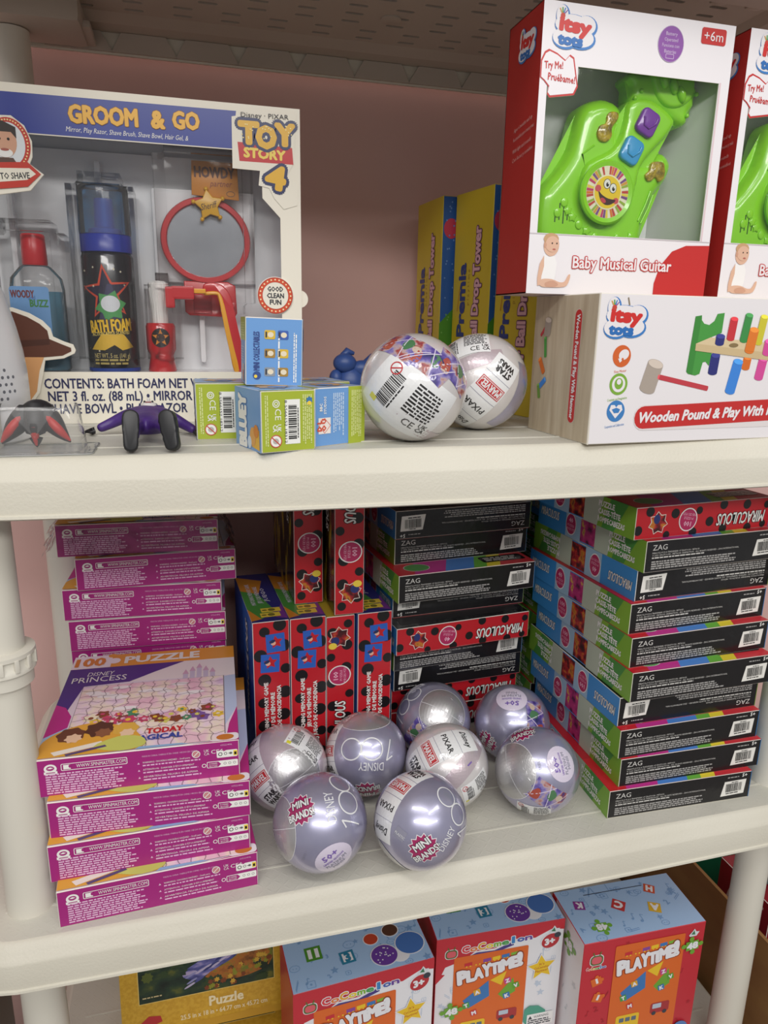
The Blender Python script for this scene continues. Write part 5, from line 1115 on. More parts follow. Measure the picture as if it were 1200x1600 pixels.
def make_pound():
    w_, d, h = DW
    mb, F = carton(w_, d, h, dict(front=WHT, back=WHT, left=WOODP, right=WOODP, top=WOODP, bottom=WOODP), edge=C('#e9e4da', .5))
    f = F['front']; z = lambda v: v-.415
    itsy(f, .0100, .0915, 1.02)
    for (x, y, col, t, ww) in ((.0266, .0750, '#d4652f', 'Fine Motor', .016), (.0260, .0515, '#7fae3f', 'Creativity and Imagination', .026), (.0258, .0285, '#3f7fc0', 'Cooperation and Collaboration', .026)):
        f.ell(x, y, .0090, .0092, C(col, .35), 2, n=30); f.text(t, x, y-.0125, .0022, C(col, .35), 2, .12, w=ww*.75, c=True)
    f.ell(.0285, .0762, .0052, .0042, WHT, 3, .5); f.poly([(.023, .073), (.025, .0695), (.029, .073)], WHT, 3); f.ell(.0275, .0725, .0011, .0011, C('#d4652f', .35), 4)
    f.ell(.0260, .0515, .0066, .0068, WHT, 3); f.ell(.0260, .0520, .0042, .0048, C('#7fae3f', .35), 4); f.ell(.0260, .0535, .0022, .0024, WHT, 5); f.rect(.0247, .0475, .0026, .0030, C('#7fae3f', .35), 4)
    f.poly([(.0258, .0222), (.0192, .0295), (.0205, .0338), (.0240, .0338), (.0258, .0318), (.0276, .0338), (.0311, .0338), (.0324, .0295)], WHT, 3); f.poly([(.0215, .0300), (.0240, .0268), (.0285, .0270), (.0300, .0300), (.0260, .0315)], C('#3f7fc0', .35), 4)
    # mallet
    peg(f, .0555, .0470, .0615, .0685, .0082, '#aca095', 3); peg(f, .1195, .0470, .0660, .0575, .0022, '#c3404a', 2)
    # bench with pegs
    f.poly([(.0975, .1090), (.1040, .1100), (.1045, .1060), (.1075, .1030), (.1130, .1020), (.1180, .1055), (.1205, .1115), (.1280, .1125), (.1275, .0955), (.1010, .0860), (.1010, .0840), (.1195, .0780), (.1180, .0670), (.1140, .0705), (.1110, .0700), (.1090, .0600), (.1045, .0585), (.0965, .0600), (.0945, .0620)], C('#4a9a45', .35), 2)
    f.poly([(.0975, .1090), (.0945, .0620), (.1010, .0592), (.1040, .1100)], C('#3f8a3d', .35), 3)
    f.poly([(.1010, .0860), (.1160, .0915), (.3000, .0800), (.3000, .0680), (.1010, .0805)], C('#dcc7a0', .4), 4); f.poly([(.1010, .0860), (.1010, .0800), (.3000, .0600), (.3000, .0680)], C('#cfb88e', .4), 5)
    for (x0, y0, x1, y1, r, col, L_) in ((.1375, .0905, .1390, .1075, .0042, '#c9363f', 6), (.1520, .0890, .1550, .1110, .0042, '#3f8f4a', 6), (.1690, .0870, .1720, .1100, .0042, '#cfc53a', 6), (.1600, .0800, .1625, .0985, .0052, '#e07b2f', 8), (.1260, .0865, .1265, .0925, .0048, '#2f3278', 7), (.1805, .0780, .1815, .0885, .0052, '#d64f9a', 8), (.1885, .0860, .1905, .1090, .0042, '#3a3a86', 6),
                                         (.1230, .0610, .1240, .0760, .0050, '#2f3278', 3), (.1450, .0440, .1500, .0705, .0056, '#3f86dc', 3), (.1590, .0650, .1600, .0740, .0045, '#d86f2a', 3), (.1755, .0560, .1780, .0730, .0050, '#d64f9a', 3)):
        peg(f, x0, y0, x1, y1, r, col, L_)
    f.ell(.1420, .0850, .0050, .0018, C('#8a7550'), 7)
    f.poly(rrect(.0450, .0110, .31, .0225, .0100), C('#e3dcdc'), 2); f.poly([(x, y+(x-.045)*.03) for x, y in rrect(.0455, .0122, .2900, .0198, .0095)], REDB, 3)
    f.text('Wooden Pound & Play With Hammer', .0510, .0180, .0088, WHT, 5, .03, .05, .25, w=.182)
    f.rect(.0278, .1165, .0012, .0065, C('#8a7a62'), 3, .3); f.rect(.0, 0, .0012, h, C('#d9d2c4', .6), 2)
    l = F['left']; l.poly(rrect(.070, .0150, .0115, .0985, .0055), C('#e0d6d0'), 2); l.poly(rrect(.0705, .0155, .0105, .0975, .0050), REDB, 3); l.text('Wooden Pound & Play With Hammer', .0738, .1090, .0050, WHT, 5, -pi/2, .05, w=.090)
    peg(l, .014, .090, .022, .098, .0016, '#c3404a', 3); peg(l, .0250, .0920, .0262, .1040, .0055, '#a69a90', 4); peg(l, .0245, .0710, .0225, .0880, .0022, '#4a9a45', 3); peg(l, .0230, .0565, .0150, .0680, .0030, '#d86f2a', 3); peg(l, .0180, .0430, .0270, .0500, .0026, '#3f86dc', 3); peg(l, .0180, .0325, .0150, .0440, .0024, '#6f9a45', 3)
    return mb.build('toy_carton')
o = make_pound(); tag(o, 'long white carton with a pounding bench printed on it, under the guitar cartons', 'toy carton'); seat(o, (.0897, -.0535), 3.0, DW, US)

# ---------------------------------------------------------------- guitar cartons
DG = (.181, .066, .2245); GZ = US+DW[2]+.0004
GREENG = C('#92e02a', .25, coat=.5); GREEND = C('#62b01c', .28, coat=.5)
def baby(F, x, y, s, lay=3):
    SK = C('#dfb59c', .45); SK2 = C('#cf9f86', .45)
    F.ell(x+.0125*s, y+.0335*s, .0070*s, .0085*s, SK, lay, n=24); F.ell(x+.0120*s, y+.0385*s, .0068*s, .0046*s, C('#c9a078', .5), lay+1); F.ell(x+.0132*s, y+.0345*s, .0062*s, .0062*s, SK, lay+2); F.ell(x+.0068*s, y+.0335*s, .0013*s, .0020*s, SK2, lay+2)
    F.ell(x+.0130*s, y+.0352*s, .0007*s, .0007*s, C('#4a3a34'), lay+3, n=8); F.ell(x+.0172*s, y+.0352*s, .0007*s, .0007*s, C('#4a3a34'), lay+3, n=8); F.ell(x+.0150*s, y+.0305*s, .0015*s, .0007*s, C('#b8675c'), lay+3, n=10)
    F.poly([(x+.0065*s, y+.0260*s), (x+.0110*s, y+.0245*s), (x+.0160*s, y+.0255*s), (x+.0185*s, y+.0200*s), (x+.0180*s, y+.0100*s), (x+.0170*s, y+.0065*s), (x+.0050*s, y+.0065*s), (x+.0045*s, y+.0160*s)], C('#f3f1f1', .5), lay+1)
    F.poly([(x+.0065*s, y+.0255*s), (x+.0030*s, y+.0190*s), (x+.0015*s, y+.0080*s), (x+.0020*s, y+.0015*s), (x+.0050*s, y+.0020*s), (x+.0052*s, y+.0090*s), (x+.0070*s, y+.0170*s)], SK, lay+2)
    F.poly(smooth_outline([(x+.0060*s, y+.0068*s), (x+.0150*s, y+.0070*s), (x+.0220*s, y+.0048*s), (x+.0268*s, y+.0055*s), (x+.0300*s, y+.0110*s), (x+.0318*s, y+.0105*s), (x+.0305*s, y+.0048*s), (x+.0270*s, y+.0012*s), (x+.0150*s, y+.0004*s), (x+.0060*s, y+.0008*s), (x+.0040*s, y+.0035*s)], 3), SK, lay+2)
    F.poly(smooth_outline([(x+.0090*s, y+.0040*s), (x+.0160*s, y+.0058*s), (x+.0210*s, y+.0030*s), (x+.0180*s, y+.0010*s), (x+.0100*s, y+.0010*s)], 3), SK2, lay+3)
def make_guitar_carton():
    w_, d, h = DG; t = thing('guitar_carton', (0, 0, 0), '', 'toy carton')
    RC = C('#b32a26', .38); GWH = C('#eeeaee', .35)
    hole = [(.0070, .0500), (.1705, .0500), (.1705, .1795), (.0340, .1795), (.0345, .1640), (.0315, .1580), (.0095, .1545), (.0075, .1570), (.0080, .1620), (.0070, .1640)]
    mb = card_shell('carton', t, w_, d, h, .0011, hole, GWH, C('#d9c4c4', .4), C('#c3c6c6', .5), RC, GWH)
    f = Print(mb, (-w_/2, -d/2, 0), (1, 0, 0), (0, 0, 1), (0, -1, 0))
    itsy(f, .0125, .1930, .95)
    f.ell(.1185, .2045, .0125, .0138, C('#8d52a6', .35), 2, n=36); f.ring(.1185, .2045, .0125, .0005, C('#b9a0c6'), 3, 36, ry=.0138)
    for k, t_ in enumerate(('Battery', 'Operated', 'Funciona con', 'Baterías')): f.text(t_, .1185, .2122-k*.0044, .0026, C('#d9c6e4'), 3, 0, .01, w=(.011, .013, .0165, .0115)[k], c=True)
    f.poly(rrect(.1145, .1935, .0080, .0036, .0006), C('#d9c6e4'), 3, [rrect(.1149, .1939, .0072, .0028, .0004)])
    f.poly(rrect(.1475, .2080, .0245, .0125, .002), REDB, 2); f.text('+6m', .1500, .2108, .0072, WHT, 4, 0, .02, w=.0190)
    TRY = [(-.0, .1814), (.003, .1877), (.0066, .1898), (.0142, .1875), (.0219, .1832), (.0258, .1875), (.0296, .1856), (.0348, .1646), (.0318, .1582), (.0096, .1545), (.0072, .1569), (.0083, .1622), (.0035, .1667), (.0, .1688)]
    f.poly(TRY, REDB, 3); f.poly([(.0152+(x-.0152)*.93, .172+(z-.172)*.91) for x, z in TRY], GWH, 4)
    f.text('Try Me!', .0035, .1755, .0052, REDB, 6, .06, .03, w=.0165); f.text('Pruébame!', .0070, .1675, .0052, REDB, 6, -.04, .03, w=.0245)
    f.poly([(.1265, .0012), (.1265, .0120), (.1310, .0270), (.1420, .0400), (.1560, .0455), (.1810, .0465), (.1810, .0012)], REDB, 2)
    f.text('Baby Musical Guitar', .0430, .0225, .0095, WHT, 5, .0, .025, w=.0995, out=REDB, ow=.06)
    baby(f, .0080, .0050, 1.05)
    f.rect(0, .0490, w_, .0008, C('#d0c8cc'), 2); f.rect(.1712, .05, .0012, .13, C('#e6cdd2'), 2)
    l = Print(mb, (-w_/2-.00002, d/2, 0), (0, -1, 0), (0, 0, 1), (-1, 0, 0)); itsy(l, .026, .1905, .80)
    for k, t_ in enumerate(('Ages 6 months and up', 'Recomendado para 6 meses y más', 'With light and sounds', 'Con luces y sonidos')): l.text(t_, .022, .1365-k*.0075-(k//2)*.002, .0032, C('#e2b3ad'), 3, .12, .0, .2, w=.036 if k % 2 == 0 else .040, res=1)
    mb.build('carton', t)
    m = MB(); m.add([(-.0835, -d/2+.0016, .046), (.0805, -d/2+.0016, .046), (.0805, -d/2+.0016, .183), (-.0835, -d/2+.0016, .183)], [(0, 1, 2, 3)], FILM); m.build('window_film', t)
    m = MB(); inb = noise_mat('pale_grey_insert', [(.4, '#eceeee'), (.6, '#f2f3f3')], 70, .5); m.box((-.012, d/2-.0045, .115), (.150, .0011, .21), inb)
    m.add([(.063, d/2-.0045, .01), (.0885, -d/2+.003, .01), (.0885, -d/2+.003, .2), (.063, d/2-.0045, .2)], [(0, 1, 2, 3)], C('#dcdedd', .5)); m.build('card_insert', t)
    return t
def make_guitar():
    g = thing('toy_guitar', (0, 0, 0), '', 'toy guitar'); O = (-.0905, 0, .0015)
    body = [(0.0220, 0.0400), (0.0165, 0.0550), (0.018, 0.0816), (0.024, 0.0926), (0.0344, 0.1048), (0.0446, 0.1207), (0.049, 0.1353), (0.0531, 0.1525), (0.0603, 0.1611), (0.0737, 0.1654), (0.0868, 0.1637), (0.0951, 0.1569), (0.0969, 0.1475), (0.0954, 0.135), (0.1013, 0.1296), (0.1147, 0.1188), (0.1268, 0.1197), (0.1335, 0.1256), (0.142, 0.1262), (0.1491, 0.1202), (0.1509, 0.1123), (0.1462, 0.101), (0.1363, 0.0883), (0.1317, 0.0768), (0.1282, 0.0654), (0.1262, 0.0446), (.118, .033), (.095, .029), (.06, .029), (.035, .032)]
    m = MB(); m.pillow(smooth_outline(body, 3), -.004, .024, GREENG, .013, O, .0024)
    for pts in ([(.063, .101), (.056, .118), (.067, .126)], [(.060, .096), (.073, .113), (.078, .118)], [(.118, .066), (.124, .080), (.128, .092)], [(.121, .064), (.1275, .078), (.131, .089)]): m.tube([(x+O[0], -.0040, z+O[2]) for x, z in pts], .0009, GREENG, 8)
    for k, (x, z) in enumerate(((.036, .069), (.046, .071), (.042, .078), (.051, .066), (.058, .060), (.066, .055), (.075, .050), (.112, .052), (.098, .050))): m.slab(starpts(x, z, .0048, .0030, 5, k*.5) if k % 2 else ellipse(x, z, .0036, .0042), -.0052, -.0035, GREENG, .0008, 2, True, O)
    m.build('body', g)
    neck = [(0.0606, 0.1117), (0.0804, 0.1226), (0.0899, 0.1328), (0.094, 0.1483), (0.0974, 0.1635), (0.1178, 0.1671), (0.1438, 0.1522), (0.1384, 0.1384), (0.1266, 0.1259), (0.1151, 0.1115), (0.1122, 0.0956), (0.1073, 0.0755), (0.0921, 0.0597), (0.0701, 0.0636), (0.0556, 0.0786), (0.054, 0.096)]
    m = MB(); m.pillow(smooth_outline(neck, 3), -.0085, .015, GREENG, .006, O, .002); m.build('neck', g)
    head = [(0.1001, 0.1629), (0.0986, 0.1758), (0.094, 0.1809), (0.098, 0.1868), (0.1085, 0.1869), (0.1224, 0.1895), (0.1417, 0.189), (0.1562, 0.1894), (0.162, 0.1833), (0.1666, 0.1771), (0.1639, 0.1702), (0.1643, 0.1645), (0.1595, 0.1583), (0.1592, 0.1515), (0.1535, 0.1478), (0.1458, 0.1504), (0.1313, 0.1579), (0.1163, 0.1624)]
    m = MB(); m.pillow(smooth_outline(head, 3), -.006, .016, GREENG, .007, O, .002)
    m.pillow(smooth_outline([(.1180, .1880), (.1185, .1760), (.1250, .1665), (.1360, .1610), (.1480, .1625), (.1580, .1700), (.1600, .1800), (.1540, .1880)], 3), -.009, -.004, GREENG, .003, O, .0012)
    m.build('headstock', g)
    for x, z, r in ((.1265, .1815, -.25), (.1370, .1775, -.30), (.1455, .1715, -.45)):
        m = MB(); m.ball((x+O[0], -.0098, z+O[2]), .0042, GREENG, (.9, .9, 1.7), 16, Matrix.Rotation(r, 3, 'Y')); m.build('tuning_peg', g)
    for x, z in ((.1075, .1720), (.1020, .1660), (.1560, .1560), (.1635, .1740)): m = MB(); m.ball((x+O[0], -.0062, z+O[2]), .0020, GREENG, seg=10); m.build('stud', g)
    dx, dz = .0794, .0870
    m = MB(); n = 56; R_ = [(.0255, -.0080), (.0262, -.0115), (.0245, -.0130), (.0210, -.0120)]
    m.add([(dx+O[0]+r*cos(2*pi*i/n), y, dz+O[2]+r*1.03*sin(2*pi*i/n)) for r, y in R_ for i in range(n)], [(j*n+i, j*n+(i+1) % n, (j+1)*n+(i+1) % n, (j+1)*n+i) for j in range(3) for i in range(n)], GREENG, True)
    dl = m.build('dial', g)
    m = MB(); m.add([(dx+O[0]+.0211*cos(2*pi*i/n), -.0120, dz+O[2]+.0217*sin(2*pi*i/n)) for i in range(n)], [list(range(n))], C('#f0ead0', .3)); p = Print(m, (dx+O[0], -.0120, dz+O[2]), (1, 0, 0), (0, 0, 1), (0, -1, 0))
    cl = ['#c8453a', '#e9d34a', '#9ab83a', '#e07b2f', '#7a4a8a', '#f2ecd0', '#c83a6a', '#d9a03a']
    for k in range(48):
        a0, a1 = 2*pi*k/48, 2*pi*(k+.86)/48
        if k % 8 != 5: p.poly([(r*cos(a), 1.03*r*sin(a)) for r, a in ((.0125, a0), (.0208, a0), (.0208, a1), (.0125, a1))], C(cl[(k*5+k//7) % 8], .3), 1)
    p.ell(0, 0, .0142, .0146, C('#f3eccb', .3), 2, n=36); p.ell(0, 0, .0130, .0134, C('#f2cf2a', .3), 3, n=36)
    p.poly(smooth_outline([(-.0095, .0015), (-.0060, -.0020), (.0010, -.0052), (.0085, -.0062), (.0045, -.0098), (-.0015, -.0105), (-.0068, -.0065)], 3), C('#3a1a1a'), 4); p.ell(-.0040, -.0070, .0030, .0018, C('#c83a4a'), 5, -.5); p.ell(-.0098, .0028, .0030, .0028, C('#d0505a'), 4); p.ell(.0088, -.0068, .0028, .0026, C('#d0505a'), 4)
    for ex, ey in ((-.0012, .0068), (.0050, .0035)): p.ell(ex, ey, .0036, .0042, C('#23201c'), 4); p.ell(ex, ey, .0031, .0037, WHITE, 5); p.ell(ex+.0004, ey-.0006, .0014, .0018, BLACK, 6); p.ell(ex+.0009, ey+.0004, .0005, .0006, WHITE, 7)
    m.build('sun_sticker', dl)
    for nm, x, z, col in (('purple', .1142, .1461, '#7a3aa6'), ('blue', .1008, .1225, '#3fa0dc')):
        m = MB(); r = .44; pts = [(x+a*cos(r)-b*sin(r), z+a*-sin(r)*-1*.0+z*0+(-a*sin(r)*1+b*cos(r))*1) for a, b in rrect(-.0098, -.0108, .0196, .0216, .005)]
        pts = [(x+a*cos(-r)-b*sin(-r), z+a*sin(-r)+b*cos(-r)) for a, b in rrect(-.0098, -.0108, .0196, .0216, .005)]
        m.slab(pts, -.0125, -.006, C(col, .25, coat=.5), .002, 3, True, O)
        q = [Vector((x+a*cos(-r)-b*sin(-r)+O[0], -.0126, z+a*sin(-r)+b*cos(-r)+O[2])) for a, b in ((-.006, .002), (-.003, -.004), (.002, -.0045), (.0065, .002), (.006, .006))]
        m.tube(q, .0011, C(col, .25, coat=.5), 8); o = m.build('button', g); o['label'] = nm+' square push button'
    AM = noise_mat('amber_grid', [(.35, '#75640f'), (.65, '#c4a922')], 160, .25, coat=1.0, bump=.8, bscale=260)
    for pts in ([(0.0764, 0.1497), (0.0794, 0.1533), (0.0864, 0.1533), (0.0876, 0.1487), (0.084, 0.1437), (0.0821, 0.1398), (0.0827, 0.1342), (0.0786, 0.1292), (0.0715, 0.1296), (0.0682, 0.135), (0.0703, 0.1417), (0.0758, 0.144)], [(0.1256, 0.1151), (0.129, 0.1167), (0.1377, 0.1163), (0.1398, 0.1092), (0.1394, 0.1032), (0.1349, 0.1), (0.1307, 0.1037), (0.1274, 0.1005), (0.1226, 0.1002), (0.12, 0.105), (0.1239, 0.1092)]):
        m = MB(); m.slab(smooth_outline(pts, 3), -.0062, -.002, AM, .001, 2, True, O); m.build('note_light', g)
    m = MB(); DKG = C('#2f5a12', .5)
    for k, (x, z, L_) in enumerate(((.034, .066, .010), (.038, .070, .014), (.042, .067, .014), (.046, .068, .010))): m.box((x+O[0], -.0038, z+O[2]), (.0011, .0008, L_), DKG)
    m.build('speaker_slots', g)
    return g
g1 = make_guitar_carton(); tag(g1, 'red and white guitar carton fully in view, on top of the pounding toy carton', 'toy carton', 'guitar window cartons'); g1.location = (.0490+DG[0]/2, DG[1]/2+.0005, GZ)
u1 = make_guitar(); tag(u1, 'green toy guitar with a smiling sun dial, inside the nearer red and white carton', 'toy guitar', 'green toy guitars'); u1.location = (.0490+DG[0]/2, .0265, GZ)
XG2 = .2445
g2 = dup(g1, 'second red and white guitar carton, cut off by the right edge of the photo'); g2.location = (XG2+DG[0]/2, DG[1]/2-.001, GZ)
u2 = dup(u1, 'green toy guitar only partly in view, inside the carton at the right edge'); u2.location = (XG2+DG[0]/2, .025, GZ)

# ---------------------------------------------------------------- bottom shelf
ZB = -.417
DC = (.167, .084, .2165)
CRED = C('#c22f3c', .35); CBL = C('#a3c2e6', .35); CB2 = C('#7ba0cc', .35); CORG = C('#dc6a2c', .35); CGR = C('#6fa83a', .35); CYE = C('#e9c22f', .35); CWH = C('#e9e9ee', .35); CBK = C('#3a3f4a')
COCO = ['#d8434a', '#e07b3a', '#e0a53a', '#e3c93a', '#7fb23e', '#4f9f56', '#3f86c4', '#4a62b0', '#6a4a9a']
def doodles(F, x, y, w_, h_, mat, n, seed):
    rr = random.Random(seed)
    for k in range(n):
        a, b, s_ = x+rr.random()*w_, y+rr.random()*h_, rr.uniform(.0040, .0075); q = rr.random()*3; v = k % 6
        if v == 0: F.ring(a, b, s_, .0006, mat, 2, 18, ry=s_*.75); F.ell(a-s_*.3, b, .0006, .0008, mat, 2, n=8); F.ell(a+s_*.3, b, .0006, .0008, mat, 2, n=8)
        elif v == 1: F.poly(starpts(a, b, s_*.8, s_*.35, 5, q), mat, 2)
        elif v == 2: F.rect(a-s_, b-.0004, 2*s_, .0008, mat, 2, q); F.rect(a-s_, b-.0026, 2*s_, .0008, mat, 2, q)
        elif v == 3: F.ell(a, b, s_*.32, s_*.26, mat, 2, .4, 12); F.rect(a+s_*.22, b, .0007, s_*1.3, mat, 2); F.rect(a+s_*.3, b+s_*1.15, s_*.5, .0010, mat, 2, -.5)
        elif v == 4: F.text('123ABC'[rr.randrange(6)], a, b, s_*1.2, mat, 2, q*.2, .04, c=True, res=1)
        else: F.poly(rrect(a-s_*.7, b-s_*.6, s_*1.4, s_*1.2, .001, 2), mat, 2, [rrect(a-s_*.7+.0006, b-s_*.6+.0006, s_*1.4-.0012, s_*1.2-.0012, .0006, 2)]); F.ell(a, b, s_*.2, s_*.2, mat, 2, n=8)
def rainbow_word(F, word, x, y, h_, w_, lay, rot=0):
    n = len(word); cw = w_/n
    for k, ch in enumerate(word):
        F.text(ch, x+cw*(k+(.3 if ch == 'l' else 0))*cos(rot), y+cw*k*sin(rot), h_*(1 if k in (0, 2, 6) else .82), C(COCO[k % 9], .35), lay, rot, .06, w=cw*.86 if ch != 'l' else cw*.3, out=CWH, ow=.08)
def block(F, ch, x, y, s, col, lay=3, rot=0):
    F.rect(x-s/2, y-s/2, s, s, C(col, .35), lay, rot); F.rect(x-s*.34, y-s*.34, s*.68, s*.68, CWH, lay+1, rot) if ch in '13' else None
    F.text(ch, x, y, s*.62, C(col, .35) if ch in '13' else CWH, lay+2, rot, .08, c=True)
def jig48(F, x, y, s, lay=4, rot=.1, inv=False):
    q = pi if inv else 0; c = CGR
    F.rect(x-s*.7, y-s*.55, s*1.4, s*1.1, c, lay, rot)
    for a, b in ((-.95, 0), (.95, .1), (-.15, .8), (.1, -.8)): F.ell(x+a*s, y+b*s, s*.27, s*.27, c, lay, n=16)
    F.text('48', x, y, s*.72, CWH, lay+2, rot+q, .08, w=s*1.15, c=True)
def playtime(F, x, y, w_, h_, lay=4):
    F.poly(rrect(x, y, w_, h_, .002), CORG, lay)
    for k, col in enumerate(('#c8303a', '#d9632f', '#8a4a9a', '#e9c22f', '#3f78b8', '#7fb23e')): a = x+w_*(.14+.125*k); b = y+h_*(.90+.006*k); F.rect(a, b-.0022, w_*.105, .0052, C(col), lay+1, .08); F.ell(a+w_*.03, b-.0028, .0011, .0011, CYE, lay+2, n=10); F.ell(a+w_*.08, b-.0026, .0011, .0011, CYE, lay+2, n=10)
    F.poly([(x+w_*.14, y+h_*.50), (x+w_*.48, y+h_*.68), (x+w_*.5, y+h_*.5), (x+w_*.22, y+h_*.40)], C('#3f78b8', .35), lay+1); F.poly([(x+w_*.62, y+h_*.50), (x+w_*.82, y+h_*.66), (x+w_*.86, y+h_*.50), (x+w_*.7, y+h_*.44)], CGR, lay+1); F.poly([(x+w_*.5, y+h_*.68), (x+w_*.72, y+h_*.75), (x+w_*.66, y+h_*.6)], CYE, lay+1)
    xx = x+w_*.075
    for k, ch in enumerate('PLAYTiME!'):
        ww = w_*(.118, .095, .115, .105, .105, .045, .125, .095, .045)[k]
        F.text(ch, xx, y+h_*(.700+.012*k), h_*(.135 if k in (0, 3, 8) else .115), CWH, lay+3, .09, .10, w=ww*.95, out=C('#8f3a20'), ow=.06); xx += ww
    for ch, a, b, col in (('A', .33, .57, '#d9a52f'), ('Z', .74, .64, '#c8408a'), ('V', .86, .57, '#5f9f3a'), ('K', .74, .47, '#3f78b8'), ('T', .19, .44, '#4f9f4a'), ('M', .30, .34, '#c8353a')): block(F, ch, x+w_*a, y+h_*b, w_*.09, col, lay+3, .25)
    F.poly(rrect(x+w_*.12, y+h_*.10, w_*.34, h_*.15, .003), CYE, lay+2)
    for k in range(3): F.poly(rrect(x+w_*(.17+.09*k), y+h_*.175, w_*.07, h_*.045, .001), C('#5f6f80'), lay+3)
    for a in (.19, .38): F.ell(x+w_*a, y+h_*.10, w_*.035, w_*.035, CBK, lay+4)
    F.poly(rrect(x+w_*.62, y+h_*.20, w_*.28, h_*.11, .003), C('#a8343a'), lay+2); F.poly(rrect(x+w_*.65, y+h_*.25, w_*.13, h_*.05, .001), C('#b9c6d6'), lay+3)
    for a in (.68, .84): F.ell(x+w_*a, y+h_*.20, w_*.032, w_*.032, CBK, lay+4)
def tv_logo(F, x, y, s, lay=4):
    F.poly(rrect(x-s*1.1, y-s*.95, 2.2*s, 1.9*s, s*.7), CWH, lay); F.poly(rrect(x-s, y-s*.85, 2*s, 1.7*s, s*.65), C('#5a6a3a', .35), lay+1); F.poly(rrect(x-s*.78, y-s*.62, 1.56*s, 1.24*s, s*.5), C('#d8606a', .35), lay+2)
    for a in (-.5, .5): F.rect(x+a*s-s*.08, y+s*.75, s*.16, s*.65, C('#4f7a3a', .35), lay+1, -a*.7)
def make_coco(kind):
    w_, d, h = DC
    red = kind == 'red'
    mb, F = carton(w_, d, h, dict(front=CRED if red else CWH, back=CRED, left=CWH if red else CRED, right=CRED, top=CBL, bottom=CRED), edge=CRED)
    f, t, l = F['front'], F['top'], F['left']
    doodles(t, .006, .004, w_-.012, d-.008, CB2, 40, 5 if red else 11)
    if red:
        doodles(f, .006, .01, w_-.012, h-.02, C('#ab2833', .35), 30, 4)
        tv_logo(f, .0185, .190, .0085); rainbow_word(f, 'CoComelon', .0055, .1760, .0048, .027, 4, .02)
        playtime(f, .0430, .058, .0960, .1470)
        jig48(f, .1500, .1850, .0125, 16)
        for x, y, r in ((.0215, .157, .3), (.0255, .131, -.3)): f.rect(x-.007, y-.006, .014, .012, CORG, 4, r); f.ell(x+.007, y+.002, .0028, .0028, CORG, 4); f.ell(x, y+.007, .0026, .0026, CORG, 4); f.rect(x-.0012, y-.003, .003, .008, CWH, 5, r)
        f.ell(.1490, .052, .012, .014, C('#5a82c0', .35), 16); f.ell(.1300, .046, .011, .013, C('#8a3f9a', .35), 17); f.ell(.1400, .040, .011, .012, CWH, 18)
        t.rect(.036, .070, .085, .0010, C('#2a2a30'), 3)
        block(t, 'K', .0225, .056, .0135, '#8d3a8f', 3, 2.9); block(t, 'C', .0725, .0465, .0165, '#c23a3a', 3, 2.5); block(t, 'H', .1270, .063, .0140, '#d0542f', 3, 2.6); block(t, 'A', .1160, .0335, .0155, '#dcb02f', 3, 2.7); jig48(t, .0340, .0190, .0115, 4, -.05, True)
        doodles(l, .006, .02, d-.012, h-.06, C('#cfd3da'), 16, 9); jig48(l, .050, .185, .0150, 4); l.rect(0, 0, .012, h, CRED, 3); l.poly([(0, 0), (d, 0), (d, .05), (0, .035)], CRED, 3)
        logo_x = .150
    else:
        f.poly([(0, .150), (.012, .163), (.0, .166)], CRED, 2)
        f.poly([(0, h), (w_, h), (w_, .2010), (.150, .2045), (.128, .1950), (.100, .1990), (.075, .1900), (.050, .1905), (.034, .1800), (.012, .1740), (.006, .160), (0, .150)], CRED, 2)
        f.poly([(.030, .180), (.052, .1885), (.075, .1870), (.1, .196), (.1, .19), (.03, .17)], C('#4a3f86', .35), 3)
        doodles(f, .008, .03, .022, .13, C('#c3cfe0'), 10, 6); doodles(f, .135, .1, .028, .09, C('#c3cfe0'), 10, 8)
        tv_logo(f, .0190, .1925, .0075); rainbow_word(f, 'CoComelon', .0330, .1915, .0095, .092, 5, .035)
        playtime(f, .0230, .050, .0970, .1360)
        f.ell(.1490, .1870, .0130, .0110, CWH, 5); f.ell(.1490, .1870, .0122, .0102, C('#b8333a', .35), 6, .5); f.ell(.1580, .1945, .0045, .0040, CBK, 7); f.text('3+', .1480, .1865, .0090, CWH, 8, .1, .08, w=.0125, c=True)
        f.poly(starpts(.1395, .1490, .0215, .0105, 5, pi/2+.08), CWH, 12); f.poly(starpts(.1395, .1490, .0190, .0092, 5, pi/2+.08), CYE, 13)
        for k, s_ in enumerate(("It's", 'CoComelon', 'Playtime!')): f.text(s_, .1395, .1540-k*.0052, .0034, C('#b8462f'), 14, .08, .02, .15, w=(.007, .019, .017)[k], c=True)
        jig48(f, .0220, .1060, .0125, 16); f.poly(rrect(.1250, .0560, .0360, .0200, .0008), C('#f2f2f2'), 16); f.text('WARNING:', .1345, .0690, .0038, CBK, 17, .03, .02, w=.021); f.lines(.1265, .0580, .033, .0095, 3, CBK, 17); f.poly([(.1265, .0680), (.1325, .0680), (.1295, .0735)], CBK, 17)
        f.poly([(.128, .0560), (.120, .0660), (.1210, .0850), (.1280, .0900), (.1400, .0880), (.1500, .0790), (.150, .0560)], C('#4fa08a', .35), 14)
        block(t, '1', .0330, .0460, .0190, '#4f8f2f', 3, .0); block(t, '3', .0700, .0300, .0170, '#2f7f9f', 3, .05)
        P_ = C('#6a3f9a', .35)
        for cx, cy, rr_, col in ((.112, .020, .0155, '#6a3f9a'), (.103, .046, .0085, '#c2482f'), (.146, .028, .0170, '#4a74b8'), (.129, .052, .0095, '#5a3a2c'), (.130, .016, .0105, '#e9e9ee')):
            t.ell(cx, cy, rr_+.0012, (rr_+.0012)*.9, CWH, 4); t.ell(cx, cy, rr_, rr_*.9, C(col, .35), 5)
